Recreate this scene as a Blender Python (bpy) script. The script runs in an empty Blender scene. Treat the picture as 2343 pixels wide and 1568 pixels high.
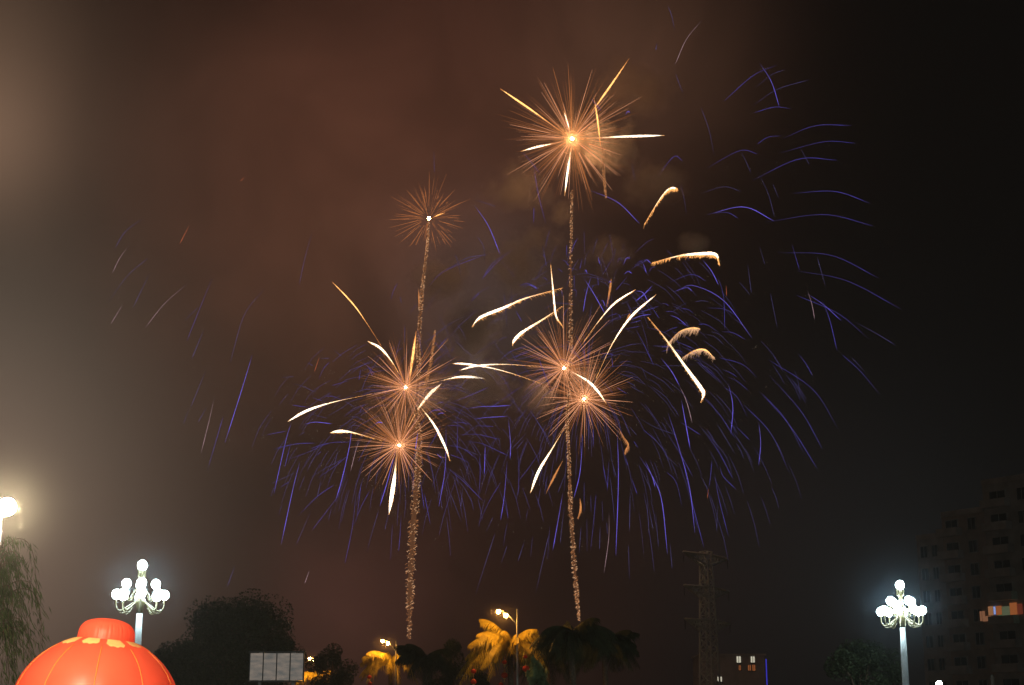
import bpy, math, random
from mathutils import Vector, Matrix, noise
R = math.radians
sc = bpy.context.scene
C = sc.collection
rnd = random.Random(7)

# ------------------------------------------------------------------ camera
CAM_H, PITCH, FPX = 1.6, R(14.28), 3574.0       # focal length in pixels of the 2342 px wide photograph
cd = bpy.data.cameras.new('camera'); cam = bpy.data.objects.new('camera', cd); C.objects.link(cam)
cam.location = (0, 0, CAM_H); cam.rotation_euler = (R(90) + PITCH, 0, 0)
cd.sensor_width = 23.6; cd.lens = 23.6 * FPX / 2342.0; cd.clip_start = .1; cd.clip_end = 6000
sc.camera = cam
FWD = Vector((0, math.cos(PITCH), math.sin(PITCH))); UPV = Vector((0, -math.sin(PITCH), math.cos(PITCH)))
def ray(u, v):                                   # u, v in the 2342 x 1568 view of the photograph
    return FWD + Vector(((u - 1171) / FPX, 0, 0)) + UPV * ((784 - v) / FPX)
def at(u, v, Y):
    d = ray(u, v); return Vector((0, 0, CAM_H)) + d * (Y / d.y)
def px(Y): return Y / FPX                        # metres one such pixel covers at depth Y

# ------------------------------------------------------------------ sky: smoky night sky over a lit town
w = bpy.data.worlds.new('World'); sc.world = w; w.use_nodes = True
nt = w.node_tree; N = nt.nodes; L = nt.links
for n in list(N): N.remove(n)
out = N.new('ShaderNodeOutputWorld'); bg = N.new('ShaderNodeBackground'); L.new(bg.outputs[0], out.inputs[0])
tc = N.new('ShaderNodeTexCoord')
def vm(op, a, b):
    n = N.new('ShaderNodeVectorMath'); n.operation = op
    for i, x in enumerate((a, b)):
        if x is None: continue
        if hasattr(x, 'is_linked'): L.new(x, n.inputs[i])
        else: n.inputs[i].default_value = x
    return n
def mt(op, a, b=0.0):
    n = N.new('ShaderNodeMath'); n.operation = op
    for i, x in enumerate((a, b)):
        if hasattr(x, 'is_linked'): L.new(x, n.inputs[i])
        else: n.inputs[i].default_value = x
    return n.outputs[0]
nz = N.new('ShaderNodeTexNoise'); nz.inputs['Scale'].default_value = 8.0; nz.inputs['Detail'].default_value = 6.0; nz.inputs['Roughness'].default_value = .55; nz.inputs['Distortion'].default_value = .6
L.new(tc.outputs['Generated'], nz.inputs['Vector'])
drift = mt('ADD', mt('MULTIPLY', nz.outputs[0], 1.7), .15)       # uneven smoke
GLOWS = [  # centre of each patch of lit smoke and lamp glare painted into the sky (as a direction), its size, its radiance, drifting
    ((-150, 0), 430, (0.0161, 0.0084, 0.0048), False),
    ((1080, 0), 430, (0.0337, 0.0110, 0.0070), True),
    ((670, 420), 430, (0.0603, 0.0217, 0.0121), True),
    ((1080, 420), 430, (0.0303, 0.0109, 0.0061), True),
    ((-150, 840), 430, (0.0652, 0.0522, 0.0391), False),
    ((-150, 1260), 430, (0.1637, 0.1057, 0.0780), False),
    ((260, 1260), 430, (0.0095, 0.0033, 0.0019), True),
    ((1080, 1260), 430, (0.0181, 0.0063, 0.0040), True),
    ((1490, 1260), 430, (0.0015, 0.0004, 0.0003), True),
    ((1900, 1260), 430, (0.0040, 0.0044, 0.0049), False),
    ((1430, 110), 230, (0.0590, 0.0276, 0.0158), True),
    ((1120, 680), 200, (0.0228, 0.0230, 0.0233), True),
    ((-60, 310), 170, (0.1653, 0.0969, 0.0613), False),
    ((-60, 60), 200, (0.0727, 0.0434, 0.0278), False),
    ((260, 250), 260, (0.0075, 0.0055, 0.0040), True),
    ((740, 700), 230, (0.0332, 0.0146, 0.0083), True),
    ((800, 1390), 200, (0.0423, 0.0150, 0.0113), True),
]
acc = None
for (u, v), s, col, dr in GLOWS:
    d = ray(u, v).normalized()
    dist = vm('DISTANCE', tc.outputs['Generated'], tuple(d)).outputs['Value']
    q = mt('DIVIDE', dist, s / FPX)
    g = mt('EXPONENT', mt('MULTIPLY', mt('MULTIPLY', q, q), -1.0))
    if dr: g = mt('MULTIPLY', g, drift)
    sv = N.new('ShaderNodeVectorMath'); sv.operation = 'SCALE'; sv.inputs[0].default_value = col
    L.new(g, sv.inputs['Scale'])
    acc = sv.outputs[0] if acc is None else vm('ADD', acc, sv.outputs[0]).outputs[0]
sky = N.new('ShaderNodeTexSky'); sky.sky_type = 'NISHITA'; sky.sun_disc = False
sky.sun_elevation = R(3); sky.sun_rotation = R(160)
sk = N.new('ShaderNodeVectorMath'); sk.operation = 'SCALE'; sk.inputs['Scale'].default_value = .0002
L.new(sky.outputs[0], sk.inputs[0])
acc = vm('ADD', acc, sk.outputs[0]).outputs[0]
acc = vm('ADD', acc, (.0012, .0011, .0012)).outputs[0]
L.new(acc, bg.inputs['Color']); bg.inputs['Strength'].default_value = 1.0
sd = bpy.data.lights.new('moonlight', 'SUN'); sd.energy = .02; sd.angle = R(.5); sd.color = (1, .96, .9)
so = bpy.data.objects.new('moonlight', sd); C.objects.link(so); so.rotation_euler = (R(60), 0, R(20))
sc.view_settings.view_transform = 'Standard'; sc.view_settings.look = 'None'
sc.view_settings.exposure = 0; sc.view_settings.gamma = 1; sc.view_settings.use_curve_mapping = False
cy = sc.cycles
cy.max_bounces = 4; cy.diffuse_bounces = 2; cy.glossy_bounces = 2; cy.transmission_bounces = 3; cy.volume_bounces = 0
cy.transparent_max_bounces = 8; cy.sample_clamp_indirect = 2.0; cy.use_light_tree = True
cy.volume_max_steps = 128

# ------------------------------------------------------------------ materials
def mat(name, col, rough=.8, metal=0.0, var=0.0, vscale=8.0, trans=0.0, bump=0.0, spec=.3):
    m = bpy.data.materials.new(name); m.use_nodes = True
    t = m.node_tree; b = t.nodes['Principled BSDF']
    b.inputs['Base Color'].default_value = (*col, 1); b.inputs['Roughness'].default_value = rough
    b.inputs['Metallic'].default_value = metal; b.inputs['Specular IOR Level'].default_value = spec
    if var or bump:
        o = t.nodes.new('ShaderNodeTexCoord'); n = t.nodes.new('ShaderNodeTexNoise')
        n.inputs['Scale'].default_value = vscale; n.inputs['Detail'].default_value = 5
        t.links.new(o.outputs['Object'], n.inputs['Vector'])
    if var:
        r = t.nodes.new('ShaderNodeValToRGB')
        r.color_ramp.elements[0].position = .3; r.color_ramp.elements[1].position = .7
        r.color_ramp.elements[0].color = (*[c * (1 - var) for c in col], 1)
        r.color_ramp.elements[1].color = (*[min(1, c * (1 + var)) for c in col], 1)
        t.links.new(n.outputs[0], r.inputs[0]); t.links.new(r.outputs[0], b.inputs['Base Color'])
    if bump:
        bn = t.nodes.new('ShaderNodeBump'); bn.inputs['Strength'].default_value = bump; bn.inputs['Distance'].default_value = .05
        t.links.new(n.outputs[0], bn.inputs['Height']); t.links.new(bn.outputs[0], b.inputs['Normal'])
    if trans:
        tr = t.nodes.new('ShaderNodeBsdfTranslucent'); tr.inputs[0].default_value = (*col, 1)
        if var: t.links.new(r.outputs[0], tr.inputs[0])
        mx = t.nodes.new('ShaderNodeMixShader'); mx.inputs[0].default_value = trans
        t.links.new(b.outputs[0], mx.inputs[1]); t.links.new(tr.outputs[0], mx.inputs[2])
        t.links.new(mx.outputs[0], t.nodes['Material Output'].inputs[0])
    return m
def glow(name, col, strength=1.0, lights=False):
    m = bpy.data.materials.new(name); m.use_nodes = True
    t = m.node_tree; t.nodes.clear()
    o = t.nodes.new('ShaderNodeOutputMaterial'); e = t.nodes.new('ShaderNodeEmission')
    e.inputs[0].default_value = (*col, 1); e.inputs[1].default_value = strength
    t.links.new(e.outputs[0], o.inputs[0])
    m.cycles.emission_sampling = 'FRONT' if lights else 'NONE'
    return m
def burning(name, stops, strength=1.0):
    m = bpy.data.materials.new(name); m.use_nodes = True
    t = m.node_tree; t.nodes.clear()
    o = t.nodes.new('ShaderNodeOutputMaterial'); e = t.nodes.new('ShaderNodeEmission'); a = t.nodes.new('ShaderNodeAttribute'); a.attribute_name = 'burn'
    r = t.nodes.new('ShaderNodeValToRGB')
    while len(r.color_ramp.elements) < len(stops): r.color_ramp.elements.new(.5)
    for el, (p, c) in zip(r.color_ramp.elements, stops): el.position = p; el.color = (*c, 1)
    t.links.new(a.outputs['Fac'], r.inputs[0]); t.links.new(r.outputs[0], e.inputs[0]); e.inputs[1].default_value = strength
    t.links.new(e.outputs[0], o.inputs[0]); m.cycles.emission_sampling = 'NONE'
    return m
def blue(name, c, k): return burning(name, [(0, (.02, .015, .03)), (.35, tuple(x * .35 + y for x, y in zip(c, (.03, .02, .01)))), (1, c)], k)
M = dict(
    asphalt=mat('asphalt', (.05, .05, .052), .85, var=.25, vscale=3, bump=.2),
    paving=mat('paving', (.28, .25, .22), .8, var=.2, vscale=2, bump=.2),
    kerb=mat('kerb_stone', (.35, .34, .32), .8, var=.15),
    polewhite=mat('white_painted_steel', (.50, .54, .58), .4, var=.08, vscale=3, spec=.5),
    polegrey=mat('galvanised_steel', (.38, .38, .38), .45, .3, var=.15, vscale=4),
    cream=mat('cream_gilt_metal', (.10, .082, .040), .4, .1, var=.1, spec=.5),
    nylon=mat('red_nylon', (.90, .130, .068), .42, var=.10, vscale=1.2, trans=.55, bump=.10, spec=.4),
    gold=mat('gold_cloth', (.88, .60, .22), .5, var=.15, vscale=5, trans=.35),
    seam=mat('gold_piping', (.86, .27, .05), .4, trans=.45),
    steel=mat('pylon_steel', (.72, .76, .66), .6, .0, var=.15),
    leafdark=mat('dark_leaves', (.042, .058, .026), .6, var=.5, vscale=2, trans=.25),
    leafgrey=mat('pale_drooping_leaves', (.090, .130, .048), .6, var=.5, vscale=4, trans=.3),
    frond=mat('lit_palm_fronds', (.44, .34, .035), .5, var=.35, vscale=3, trans=.35),  # lit copy, yellow lamplight put into the base colour
    fronddark=mat('shaded_palm_fronds', (.045, .055, .022), .6, var=.4, vscale=3, trans=.2),  # dark copy, lack of lamplight put into the base colour
    frondgreen=mat('green_lit_palm_fronds', (.26, .36, .19), .5, var=.3, vscale=3, trans=.3),  # green of its lighting put into the base colour
    bark=mat('bark', (.14, .10, .07), .9, var=.4, vscale=10, bump=.5),
    concrete=mat('stained_concrete', (.44, .44, .43), .85, var=.25, vscale=.6),
    concrete2=mat('brown_tiled_wall', (.44, .37, .32), .85, var=.2, vscale=.8),
    soot=mat('sooty_plaster', (.40, .39, .38), .9, var=.2, vscale=.5),
    glass=mat('dark_glass', (.02, .022, .026), .12, spec=.5),
    darkmetal=mat('dark_metal', (.06, .06, .06), .5),
    board=None,
    redcloth=mat('small_lantern_cloth', (.80, .07, .02), .5, trans=.3),
    # things that give off light
    globe=glow('lit_white_globe', (.78, 1.0, 1.0), 74, True),
    flood=glow('lit_floodlight', (1.0, .84, .56), 4600, True),
    fill_bulb=glow('lantern_fill_bulb', (1.0, .80, .55), 11, True),  # unseen, added inside the lantern to brighten it
    sodium=glow('lit_sodium_lamp', (1.0, .44, .085), 620, True),
    star=glow('burning_star', (1.0, .47, .18), 5200, True),
    stardim=glow('burning_star_small', (1.0, .52, .28), 1700, True),
    starhot=glow('burning_star_hot', (1.0, .42, .12), 300, True),
    hot=burning('white_hot_sparks', [(0, (.10, .035, .01)), (.22, (.30, .13, .045)), (.5, (.62, .44, .25)), (1, (1, .84, .62))], 4.2),
    warm=burning('golden_sparks', [(0, (.14, .04, .01)), (.3, (.42, .15, .035)), (1, (1, .52, .16))], 2.6),
    amber=glow('amber_sparks', (1.25, .42, .10), 1.0),
    ambercore=burning('dim_amber_sparks', [(0, (.10, .03, .01)), (1, (1, .36, .10))], .9),
    flame=glow('golden_spark_edge', (1.7, .72, .20), 1.0),
    hair=glow('hair_thin_blue_sparks', (.155, .125, .46), .50),
    trailcore=glow('glowing_trail_core', (.115, .046, .021), 1.0),
    ember=glow('dull_orange_sparks', (.52, .20, .07), 1.0),
    emberpale=glow('pale_brown_sparks', (.95, .52, .27), 1.0),
    ray=glow('salmon_rays', (1.20, .50, .26), 1.0),
    raydim=glow('dim_orange_rays', (.62, .20, .06), 1.0),
    b3=blue('bright_blue_sparks', (.19, .145, 1.0), 1.55),
    b2=blue('blue_sparks', (.19, .15, 1.0), 0.62),
    b1=blue('faint_blue_sparks', (.36, .31, 1.0), 0.34),
    pk=blue('pinkish_sparks', (1.0, .62, .72), 0.75),
    rd=blue('red_sparks', (1.0, .22, .09), 0.8),
    winwarm=glow('lit_room_wall', (1.0, .30, .09), .26),
    winwhite=glow('lit_window', (.95, .88, .68), .62),
    winpink=glow('lit_pink_wall', (.70, .30, .15), .28),
    winpale=glow('lit_pale_wall', (.95, .42, .18), .28),
    winred=glow('dim_red_wall', (.5, .10, .05), .22),
    windim=glow('dim_green_curtain', (.05, .11, .05), .6),
    winblue=glow('lit_blue_curtain', (.35, .48, 1.0), .7),
    wingreen=glow('lit_green_tube', (.20, .85, .45), .9),
    curtain=glow('lit_green_curtain', (.20, .23, .13), .40),
    bluetube=glow('blue_light_tube', (.08, .07, .9), .55),
)

# ------------------------------------------------------------------ mesh helpers
class MB:
    def __init__(s): s.v = []; s.f = []; s.mi = []; s.cur = 0
    def face(s, idx): s.f.append(idx); s.mi.append(s.cur)
    def quad(s, a, b, c, d):
        n = len(s.v); s.v += [tuple(a), tuple(b), tuple(c), tuple(d)]; s.face((n, n+1, n+2, n+3))
    def tri(s, a, b, c):
        n = len(s.v); s.v += [tuple(a), tuple(b), tuple(c)]; s.face((n, n+1, n+2))
    def box(s, c, size, rot=None):
        n = len(s.v); hx, hy, hz = [x / 2 for x in size]; c = Vector(c)
        for z in (-hz, hz):
            for x, y in ((-hx, -hy), (hx, -hy), (hx, hy), (-hx, hy)):
                p = Vector((x, y, z)); p = rot @ p if rot is not None else p; s.v.append(tuple(c + p))
        for q in ((3, 2, 1, 0), (4, 5, 6, 7), (0, 1, 5, 4), (1, 2, 6, 5), (2, 3, 7, 6), (3, 0, 4, 7)): s.face(tuple(n + i for i in q))
    def tube(s, pts, rad, k=6, cap=True):
        pts = [Vector(p) for p in pts]; m = len(pts)
        if not hasattr(rad, '__len__'): rad = [rad] * m
        n = len(s.v); up = None
        for i, p in enumerate(pts):
            t = (pts[min(i+1, m-1)] - pts[max(i-1, 0)])
            t = t.normalized() if t.length > 1e-9 else Vector((0, 0, 1))
            if up is None: up = Vector((0, 1, 0)) if abs(t.y) < .9 else Vector((1, 0, 0))
            a = (up - t * up.dot(t)).normalized(); up = a; b = t.cross(a)
            for j in range(k):
                th = 2 * math.pi * j / k
                s.v.append(tuple(p + (a * math.cos(th) + b * math.sin(th)) * rad[i]))
        for i in range(m - 1):
            for j in range(k):
                s.face((n+i*k+j, n+i*k+(j+1) % k, n+(i+1)*k+(j+1) % k, n+(i+1)*k+j))
        if cap:
            s.face(tuple(n + j for j in range(k))[::-1]); s.face(tuple(n + (m-1)*k + j for j in range(k)))
    def lathe(s, prof, c=(0, 0, 0), k=24, fn=None):
        n = len(s.v); c = Vector(c)
        for i, (r, z) in enumerate(prof):
            for j in range(k):
                th = 2 * math.pi * j / k; rr = r * (fn(th, i) if fn else 1)
                s.v.append(tuple(c + Vector((rr * math.cos(th), rr * math.sin(th), z))))
        for i in range(len(prof) - 1):
            for j in range(k): s.face((n+i*k+j, n+i*k+(j+1) % k, n+(i+1)*k+(j+1) % k, n+(i+1)*k+j))
        s.face(tuple(n + j for j in range(k))[::-1]); s.face(tuple(n + (len(prof)-1)*k + j for j in range(k)))
    def sphere(s, c, r, k=12, sz=1.0):
        m = max(6, k // 2)
        s.lathe([(max(1e-3, r * math.sin(math.pi * i / m)), -r * sz * math.cos(math.pi * i / m)) for i in range(m + 1)], c, k)
    def build(s, name, m, parent=None, smooth=False, loc=None, burn=None):
        me = bpy.data.meshes.new(name); me.from_pydata(s.v, [], s.f); me.validate(verbose=False)
        if burn is not None:
            at_ = me.attributes.new('burn', 'FLOAT', 'POINT'); at_.data.foreach_set('value', burn)
        for x in (m if isinstance(m, (list, tuple)) else [m]): me.materials.append(x)
        if isinstance(m, (list, tuple)):
            for p, i in zip(me.polygons, s.mi): p.material_index = i
        if smooth: me.polygons.foreach_set('use_smooth', [True] * len(me.polygons))
        o = bpy.data.objects.new(name, me); C.objects.link(o)
        if parent is not None: o.parent = parent
        if loc is not None: o.location = loc
        return o
def tag(o, label=None, cat=None, group=None, kind=None):
    if label: o['label'] = label
    if cat: o['category'] = cat
    if group: o['group'] = group
    if kind: o['kind'] = kind
    return o
def empty(name, loc, label, cat, group=None, rz=0.0):
    o = bpy.data.objects.new(name, None); C.objects.link(o); o.location = loc; o.rotation_euler = (0, 0, rz)
    o.empty_display_size = .3
    return tag(o, label, cat, group)
def copy_tree(o, parent=None):
    c = o.copy(); C.objects.link(c)
    if parent is not None: c.parent = parent
    for ch in list(o.children): copy_tree(ch, c)
    return c
def smooth_line(pts, n):                         # Catmull-Rom through the points, n samples
    pts = [Vector(p) for p in pts]
    if len(pts) == 2: return [pts[0].lerp(pts[1], i / (n - 1)) for i in range(n)]
    P = [pts[0] * 2 - pts[1]] + pts + [pts[-1] * 2 - pts[-2]]; o = []
    for i in range(n):
        t = i / (n - 1) * (len(pts) - 1); k = min(int(t), len(pts) - 2); t -= k
        a, b, c, d = P[k:k+4]
        o.append(.5 * ((2*b) + (c - a)*t + (2*a - 5*b + 4*c - d)*t*t + (3*b - a - 3*c + d)*t**3))
    return o

# ------------------------------------------------------------------ ground, road, square
g = MB(); g.quad((-3000, -3000, 0), (3000, -3000, 0), (3000, 3000, 0), (-3000, 3000, 0))
tag(g.build('ground', M['paving']), kind='structure')
g = MB(); g.quad((-64, 250, .004), (-45, 262, .004), (16, 62, .004), (3, 58, .004)); tag(g.build('road', M['asphalt']), kind='structure')
g = MB(); g.box((3.3 - 24.6, 58 + 95.5, .065), (.25, 205, .13), Matrix.Rotation(R(19.0), 3, 'Z')); tag(g.build('kerb', M['kerb']), kind='structure')

# ------------------------------------------------------------------ big red lantern
def lantern():
    Y = 29; c = at(218, 1628, Y)
    root = empty('festival_lantern', (c.x, c.y, 0), 'giant round red fabric lantern with gold seams and a drum-shaped cap', 'lantern')
    tilt = Matrix.Rotation(R(5.0), 4, 'Y')
    hz = c.z; a, b = 1.50, 1.36
    def place(o, extra=None):
        o.matrix_local = Matrix.Translation((0, 0, hz)) @ tilt
        return o
    zc = .925 * b                                 # where the cap sits on the body
    prof = []
    for i in range(41):
        ph = -R(66) + i / 40 * R(66 + 69.0)
        prof.append((a * math.cos(ph), b * math.sin(ph)))
    seam_phi = [R(-90 - 25 + 36 * k) for k in range(10)]
    def gore(th, i):
        d = min(abs((th - s + math.pi) % (2 * math.pi) - math.pi) for s in seam_phi)
        return 1 - .010 * math.exp(-(d / .06) ** 2) + .0016 * math.sin(th * 40 + 3 * math.sin(i * .35)) * math.exp(-(d / .16) ** 2)
    m = MB(); m.lathe(prof, k=120, fn=gore); place(m.build('body', M['nylon'], root, True))
    m = MB(); m.sphere((0, 0, .1), .30, 16); place(m.build('fill_bulb', M['fill_bulb'], root, True))  # unseen lamp added to brighten the cloth from within
    m = MB(); m.sphere((0, 0, zc + .16), .12, 12); place(m.build('fill_bulb', M['fill_bulb'], root, True))  # second added lamp, brightens the cap
    for s in seam_phi:
        pts = []
        for i in range(30):
            ph = R(56) - i / 29 * R(118); rr = a * .992 + .004
            pts.append((rr * math.cos(ph) * math.cos(s), rr * math.cos(ph) * math.sin(s), b * math.sin(ph)))
        m = MB(); m.tube(pts, .0095, 6); place(m.build('seam', M['seam'], root, True))
    # drum-shaped cap with gathered cloth
    zt = zc; r0 = .515; capp = [(r0 * 1.02, zt - .05), (r0 * 1.0, zt + .0), (r0 * .985, zt + .09), (r0 * .955, zt + .18), (r0 * .88, zt + .26), (r0 * .74, zt + .33), (r0 * .52, zt + .375), (r0 * .26, zt + .40), (.01, zt + .405)]
    capp = smooth_line([(x, 0, z) for x, z in capp], 33); capp = [(max(.005, p.x), p.z) for p in capp]
    m = MB(); m.lathe(capp, k=180, fn=lambda th, i: 1 + (.007 * math.sin(th * 46) + .006 * math.sin(th * 31 + 1)) * max(0, 1 - abs(i - 14) / 16)); place(m.build('cap', M['nylon'], root, True))
    # gold cloud-shaped patches round the cap
    for k in range(10):
        s0 = seam_phi[k] + R(18); m = MB(); wv = .80
        rows = []
        for i in range(9):
            t = i / 8; ph = R(68.5) - t * R(10.5 + 2.0 * math.sin(k * 2.3)); row = []
            for j in range(13):
                x = (j / 12 - .5); edge = 1 - .28 * (abs(x) * 2) ** 3 * t - .06 * math.sin(j * 1.6 + k) * t
                pp = R(68.5) - (R(68.5) - ph) * edge; th = s0 + x * R(33) * wv * (1 - .12 * (1 - t))
                rr = 1.006
                row.append((a * rr * math.cos(pp) * math.cos(th), a * rr * math.cos(pp) * math.sin(th), b * rr * math.sin(pp)))
            rows.append(row)
        n = 0
        for row in rows: m.v += row
        for i in range(8):
            for j in range(12): m.face((i*13+j, (i+1)*13+j, (i+1)*13+j+1, i*13+j+1))
        place(m.build('gold_patch', M['gold'], root, True))
    m = MB(); m.lathe([(.66, -b * .99), (.62, -b * .92), (.64, -b * .90)], k=48); place(m.build('bottom_collar', M['gold'], root, True))
    m = MB(); m.lathe([(1.0, 0), (1.0, .15), (.8, .2), (.72, hz - b * .96)], k=40); m.build('plinth', M['redcloth'], root, True)
lantern()

# ------------------------------------------------------------------ globe chandelier lamp posts
def globe_post(phase, top, Y, label):
    root = empty('chandelier_lamp_post', (top.x, top.y, 0), label, 'street lamp', 'globe chandelier lamp posts on the square', phase)
    H = top.z; rl, rm, gr = .96, .59, .185
    m = MB(); m.lathe([(.30, 0), (.30, .25), (.20, .35), (.17, 1.2), (.145, H - 3.2), (.115, H - 1.85)], k=20); m.build('pole', M['polewhite'], root, True)
    m = MB(); m.lathe([(.135, H - 1.95), (.14, H - 1.62), (.20, H - 1.55), (.22, H - 1.42), (.16, H - 1.36), (.12, H - 1.0), (.10, H - .75), (.07, H - .42), (.05, H - .22), (.10, H - .20), (.10, H - .17)], k=20); m.build('collar', M['cream'], root, True)
    def arm(th, r, zb, zg):
        cs, sn = math.cos(th), math.sin(th)
        pr = [(.14, zb + .32), (.14 + (r - .14) * .45, zb + .05), (r - .22, zb - .10), (r - .07, zb - .06), (r, zb + .10), (r, zg - gr * .86)]
        pts = smooth_line([(x * cs, x * sn, z) for x, z in pr], 16)
        q = MB(); q.tube(pts, .028, 8)
        # leaf scroll below the arm and cup under the globe
        q.tube(smooth_line([(x * cs, x * sn, z) for x, z in ((r * .45, zb + .03), (r * .62, zb - .19), (r * .86, zb - .16), (r * .80, zb - .05))], 8), [.018, .02, .024, .024, .02, .018, .012, .006], 6)
        q.lathe([(.03, -gr * .98), (.075, -gr * .95), (.10, -gr * .86)], (r * cs, r * sn, zg), 12)
        q.build('arm', M['cream'], root, True)
        gb = MB(); gb.sphere((r * cs, r * sn, zg), gr, 16, 1.08); gb.build('globe', M['globe'], root, True)
    for k in range(8): arm(2 * math.pi * k / 8, rl, H - 1.76, H - 1.20)
    for k in range(4): arm(2 * math.pi * k / 4, rm, H - 1.26, H - .76)
    for k in range(4):
        th = 2 * math.pi * k / 4 + .5; cs, sn = math.cos(th), math.sin(th)
        q = MB(); q.tube(smooth_line([(x * cs, x * sn, z) for x, z in ((.05, H - .55), (.16, H - .42), (.15, H - .30), (.21, H - .20))], 9), [.03, .032, .034, .034, .03, .028, .022, .014, .005], 6)
        q.build('leaf_scroll', M['cream'], root, True)
    gb = MB(); gb.sphere((0, 0, H), gr * 1.05, 18, 1.12); gb.build('globe', M['globe'], root, True)
    return root
globe_post(R(15), at(325.5, 1294, 65), 65, 'lit white globe chandelier lamp post rising behind the giant red lantern')
globe_post(R(22.5), at(2058, 1339, 74), 74, 'lit white globe chandelier lamp post in front of the dark apartment building')
def single_globe(u, v, Y):
    p = at(u, v, Y); root = empty('globe_lamp_post', (p.x, p.y, 0), 'low lamp post with one lit white globe, below the apartment building', 'street lamp')
    m = MB(); m.lathe([(.14, 0), (.12, .3), (.06, .4), (.045, p.z - .25)], k=12); m.build('pole', M['polegrey'], root, True)
    m = MB(); m.sphere((0, 0, p.z), .19, 14); m.build('globe', M['globe'], root, True)
single_globe(2148, 1565, 100)

# floodlight on a bent pole at the edge of the square
def floodlight():
    Y = 24.3; p = at(16, 1160, Y); pb = at(-4, 1230, Y)
    root = empty('floodlight_post', (pb.x, pb.y, 0), 'tall white pole with a glaring warm floodlight, rising above the drooping tree', 'street lamp')
    q = p - Vector((pb.x, pb.y, 0))
    m = MB(); m.tube(smooth_line([(0, 0, 0), (0, 0, q.z * .5), (0, 0, q.z - .45), (.0, 0, q.z - .22), (q.x * .35, 0, q.z - .05)], 24), .030, 12); m.build('pole', M['polewhite'], root, True)
    m = MB(); m.lathe([(.09, .0), (.09, .05), (.05, .07)], (q.x, q.y + .09, q.z), 16); m.build('housing', M['polewhite'], root, True)
    m = MB(); m.sphere((q.x, q.y, q.z), .135, 18); m.build('lamp', M['flood'], root, True)
floodlight()

# ------------------------------------------------------------------ trees
def blob_tree(u, vtop, Y, width, label, m, clumps=26, leaves=130, leaf=.32, seed=1, vb=1694, name='tree'):
    r_ = random.Random(seed)
    top = at(u, vtop, Y); H = top.z
    root = empty(name, (top.x, top.y, 0), label, 'tree', 'dark trees round the square')
    t = MB(); t.tube([(0, 0, 0), (.1, 0, H * .25), (-.1, .1, H * .5), (0, 0, H * .8)], [.32, .25, .18, .05], 8)
    cl = []
    for k in range(clumps):
        th = r_.random() * 6.283; zz = H * (.30 + .66 * r_.random() ** .8)
        k2 = math.sqrt(max(.03, 1 - ((zz / H - .55) / .47) ** 2)); rr = width / 2 * k2 * r_.random() ** .5
        c = Vector((rr * math.cos(th), rr * math.sin(th), zz)); cl.append((c, width * (.10 + .09 * r_.random())))
        if k % 3 == 0: t.tube([(0, 0, zz * .55), c * .55 + Vector((0, 0, zz * .35)), c], [.10, .06, .02], 5)
    t.build('trunk', M['bark'], root, True)
    f = MB()
    for c, s in cl:
        for _ in range(leaves):
            d = Vector((r_.gauss(0, 1), r_.gauss(0, 1), r_.gauss(0, .75))); d = d.normalized() * min(d.length, 1.35) * s * .72; p = c + d
            x = Vector((r_.gauss(0, 1), r_.gauss(0, 1), r_.gauss(0, .6))).normalized(); y = x.cross(Vector((r_.gauss(0, 1), r_.gauss(0, 1), r_.gauss(0, 1)))).normalized()
            l = leaf * (.6 + 1.0 * r_.random()); f.quad(p - x * l * .5, p + y * l * .34, p + x * l * .5, p - y * l * .34)
    f.build('crown', m, root)
    return root
blob_tree(545, 1384, 102, 7.8, 'broad dark leafy tree standing behind the grey billboard', M['leafdark'], 100, 620, .135, 3)
blob_tree(425, 1470, 107, 5.2, 'low dark bushy tree between the giant lantern and the broad tree', M['leafdark'], 56, 520, .135, 13)
blob_tree(1965, 1474, 84, 4.6, 'dim olive tree beside the chandelier lamp post near the apartment building', M['leafdark'], 34, 520, .12, 5)
blob_tree(760, 1475, 135, 4.6, 'small dark tree beside the third sodium lamp down the road', M['leafdark'], 24, 400, .15, 8)
blob_tree(1040, 1466, 125, 4.8, 'dark round tree between the two palms lit by sodium lamps', M['leafdark'], 26, 420, .15, 9)

def frond(f, base, th, length, rise, droop, n=26, wid=.70, hang=.8, r_=rnd, roll=0.0):
    d = Vector((math.cos(th), math.sin(th), 0)); side = Vector((-d.y, d.x, 0)); pts = []
    for i in range(n + 1):
        t = i / n; x = length * (t - .12 * t * t * droop); z = rise * t - droop * length * .62 * t ** 2.1
        pts.append(base + d * x + Vector((0, 0, z)) + side * roll * t * t * length)
    f.tube(pts, [.045 * (1 - .85 * i / n) for i in range(n + 1)], 4)
    for i in range(3, n + 1):
        t = i / n; p = pts[i]; tg = (pts[min(i+1, n)] - pts[i-1]).normalized()
        ll = wid * (math.sin(math.pi * min(1, .12 + t * .86)) ** .6) * (.8 + .4 * r_.random())
        for sgn in (-1, 1):
            tip = p + side * sgn * ll * .62 + tg * ll * .5 - Vector((0, 0, hang * ll * (.7 + .6 * r_.random())))
            mid = p.lerp(tip, .5) + Vector((0, 0, .10 * ll)); wv = tg * .040
            f.quad(p - wv, p + wv, mid + wv * 1.1, mid - wv * 1.1); f.tri(mid - wv * 1.1, mid + wv * 1.1, tip)
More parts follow.
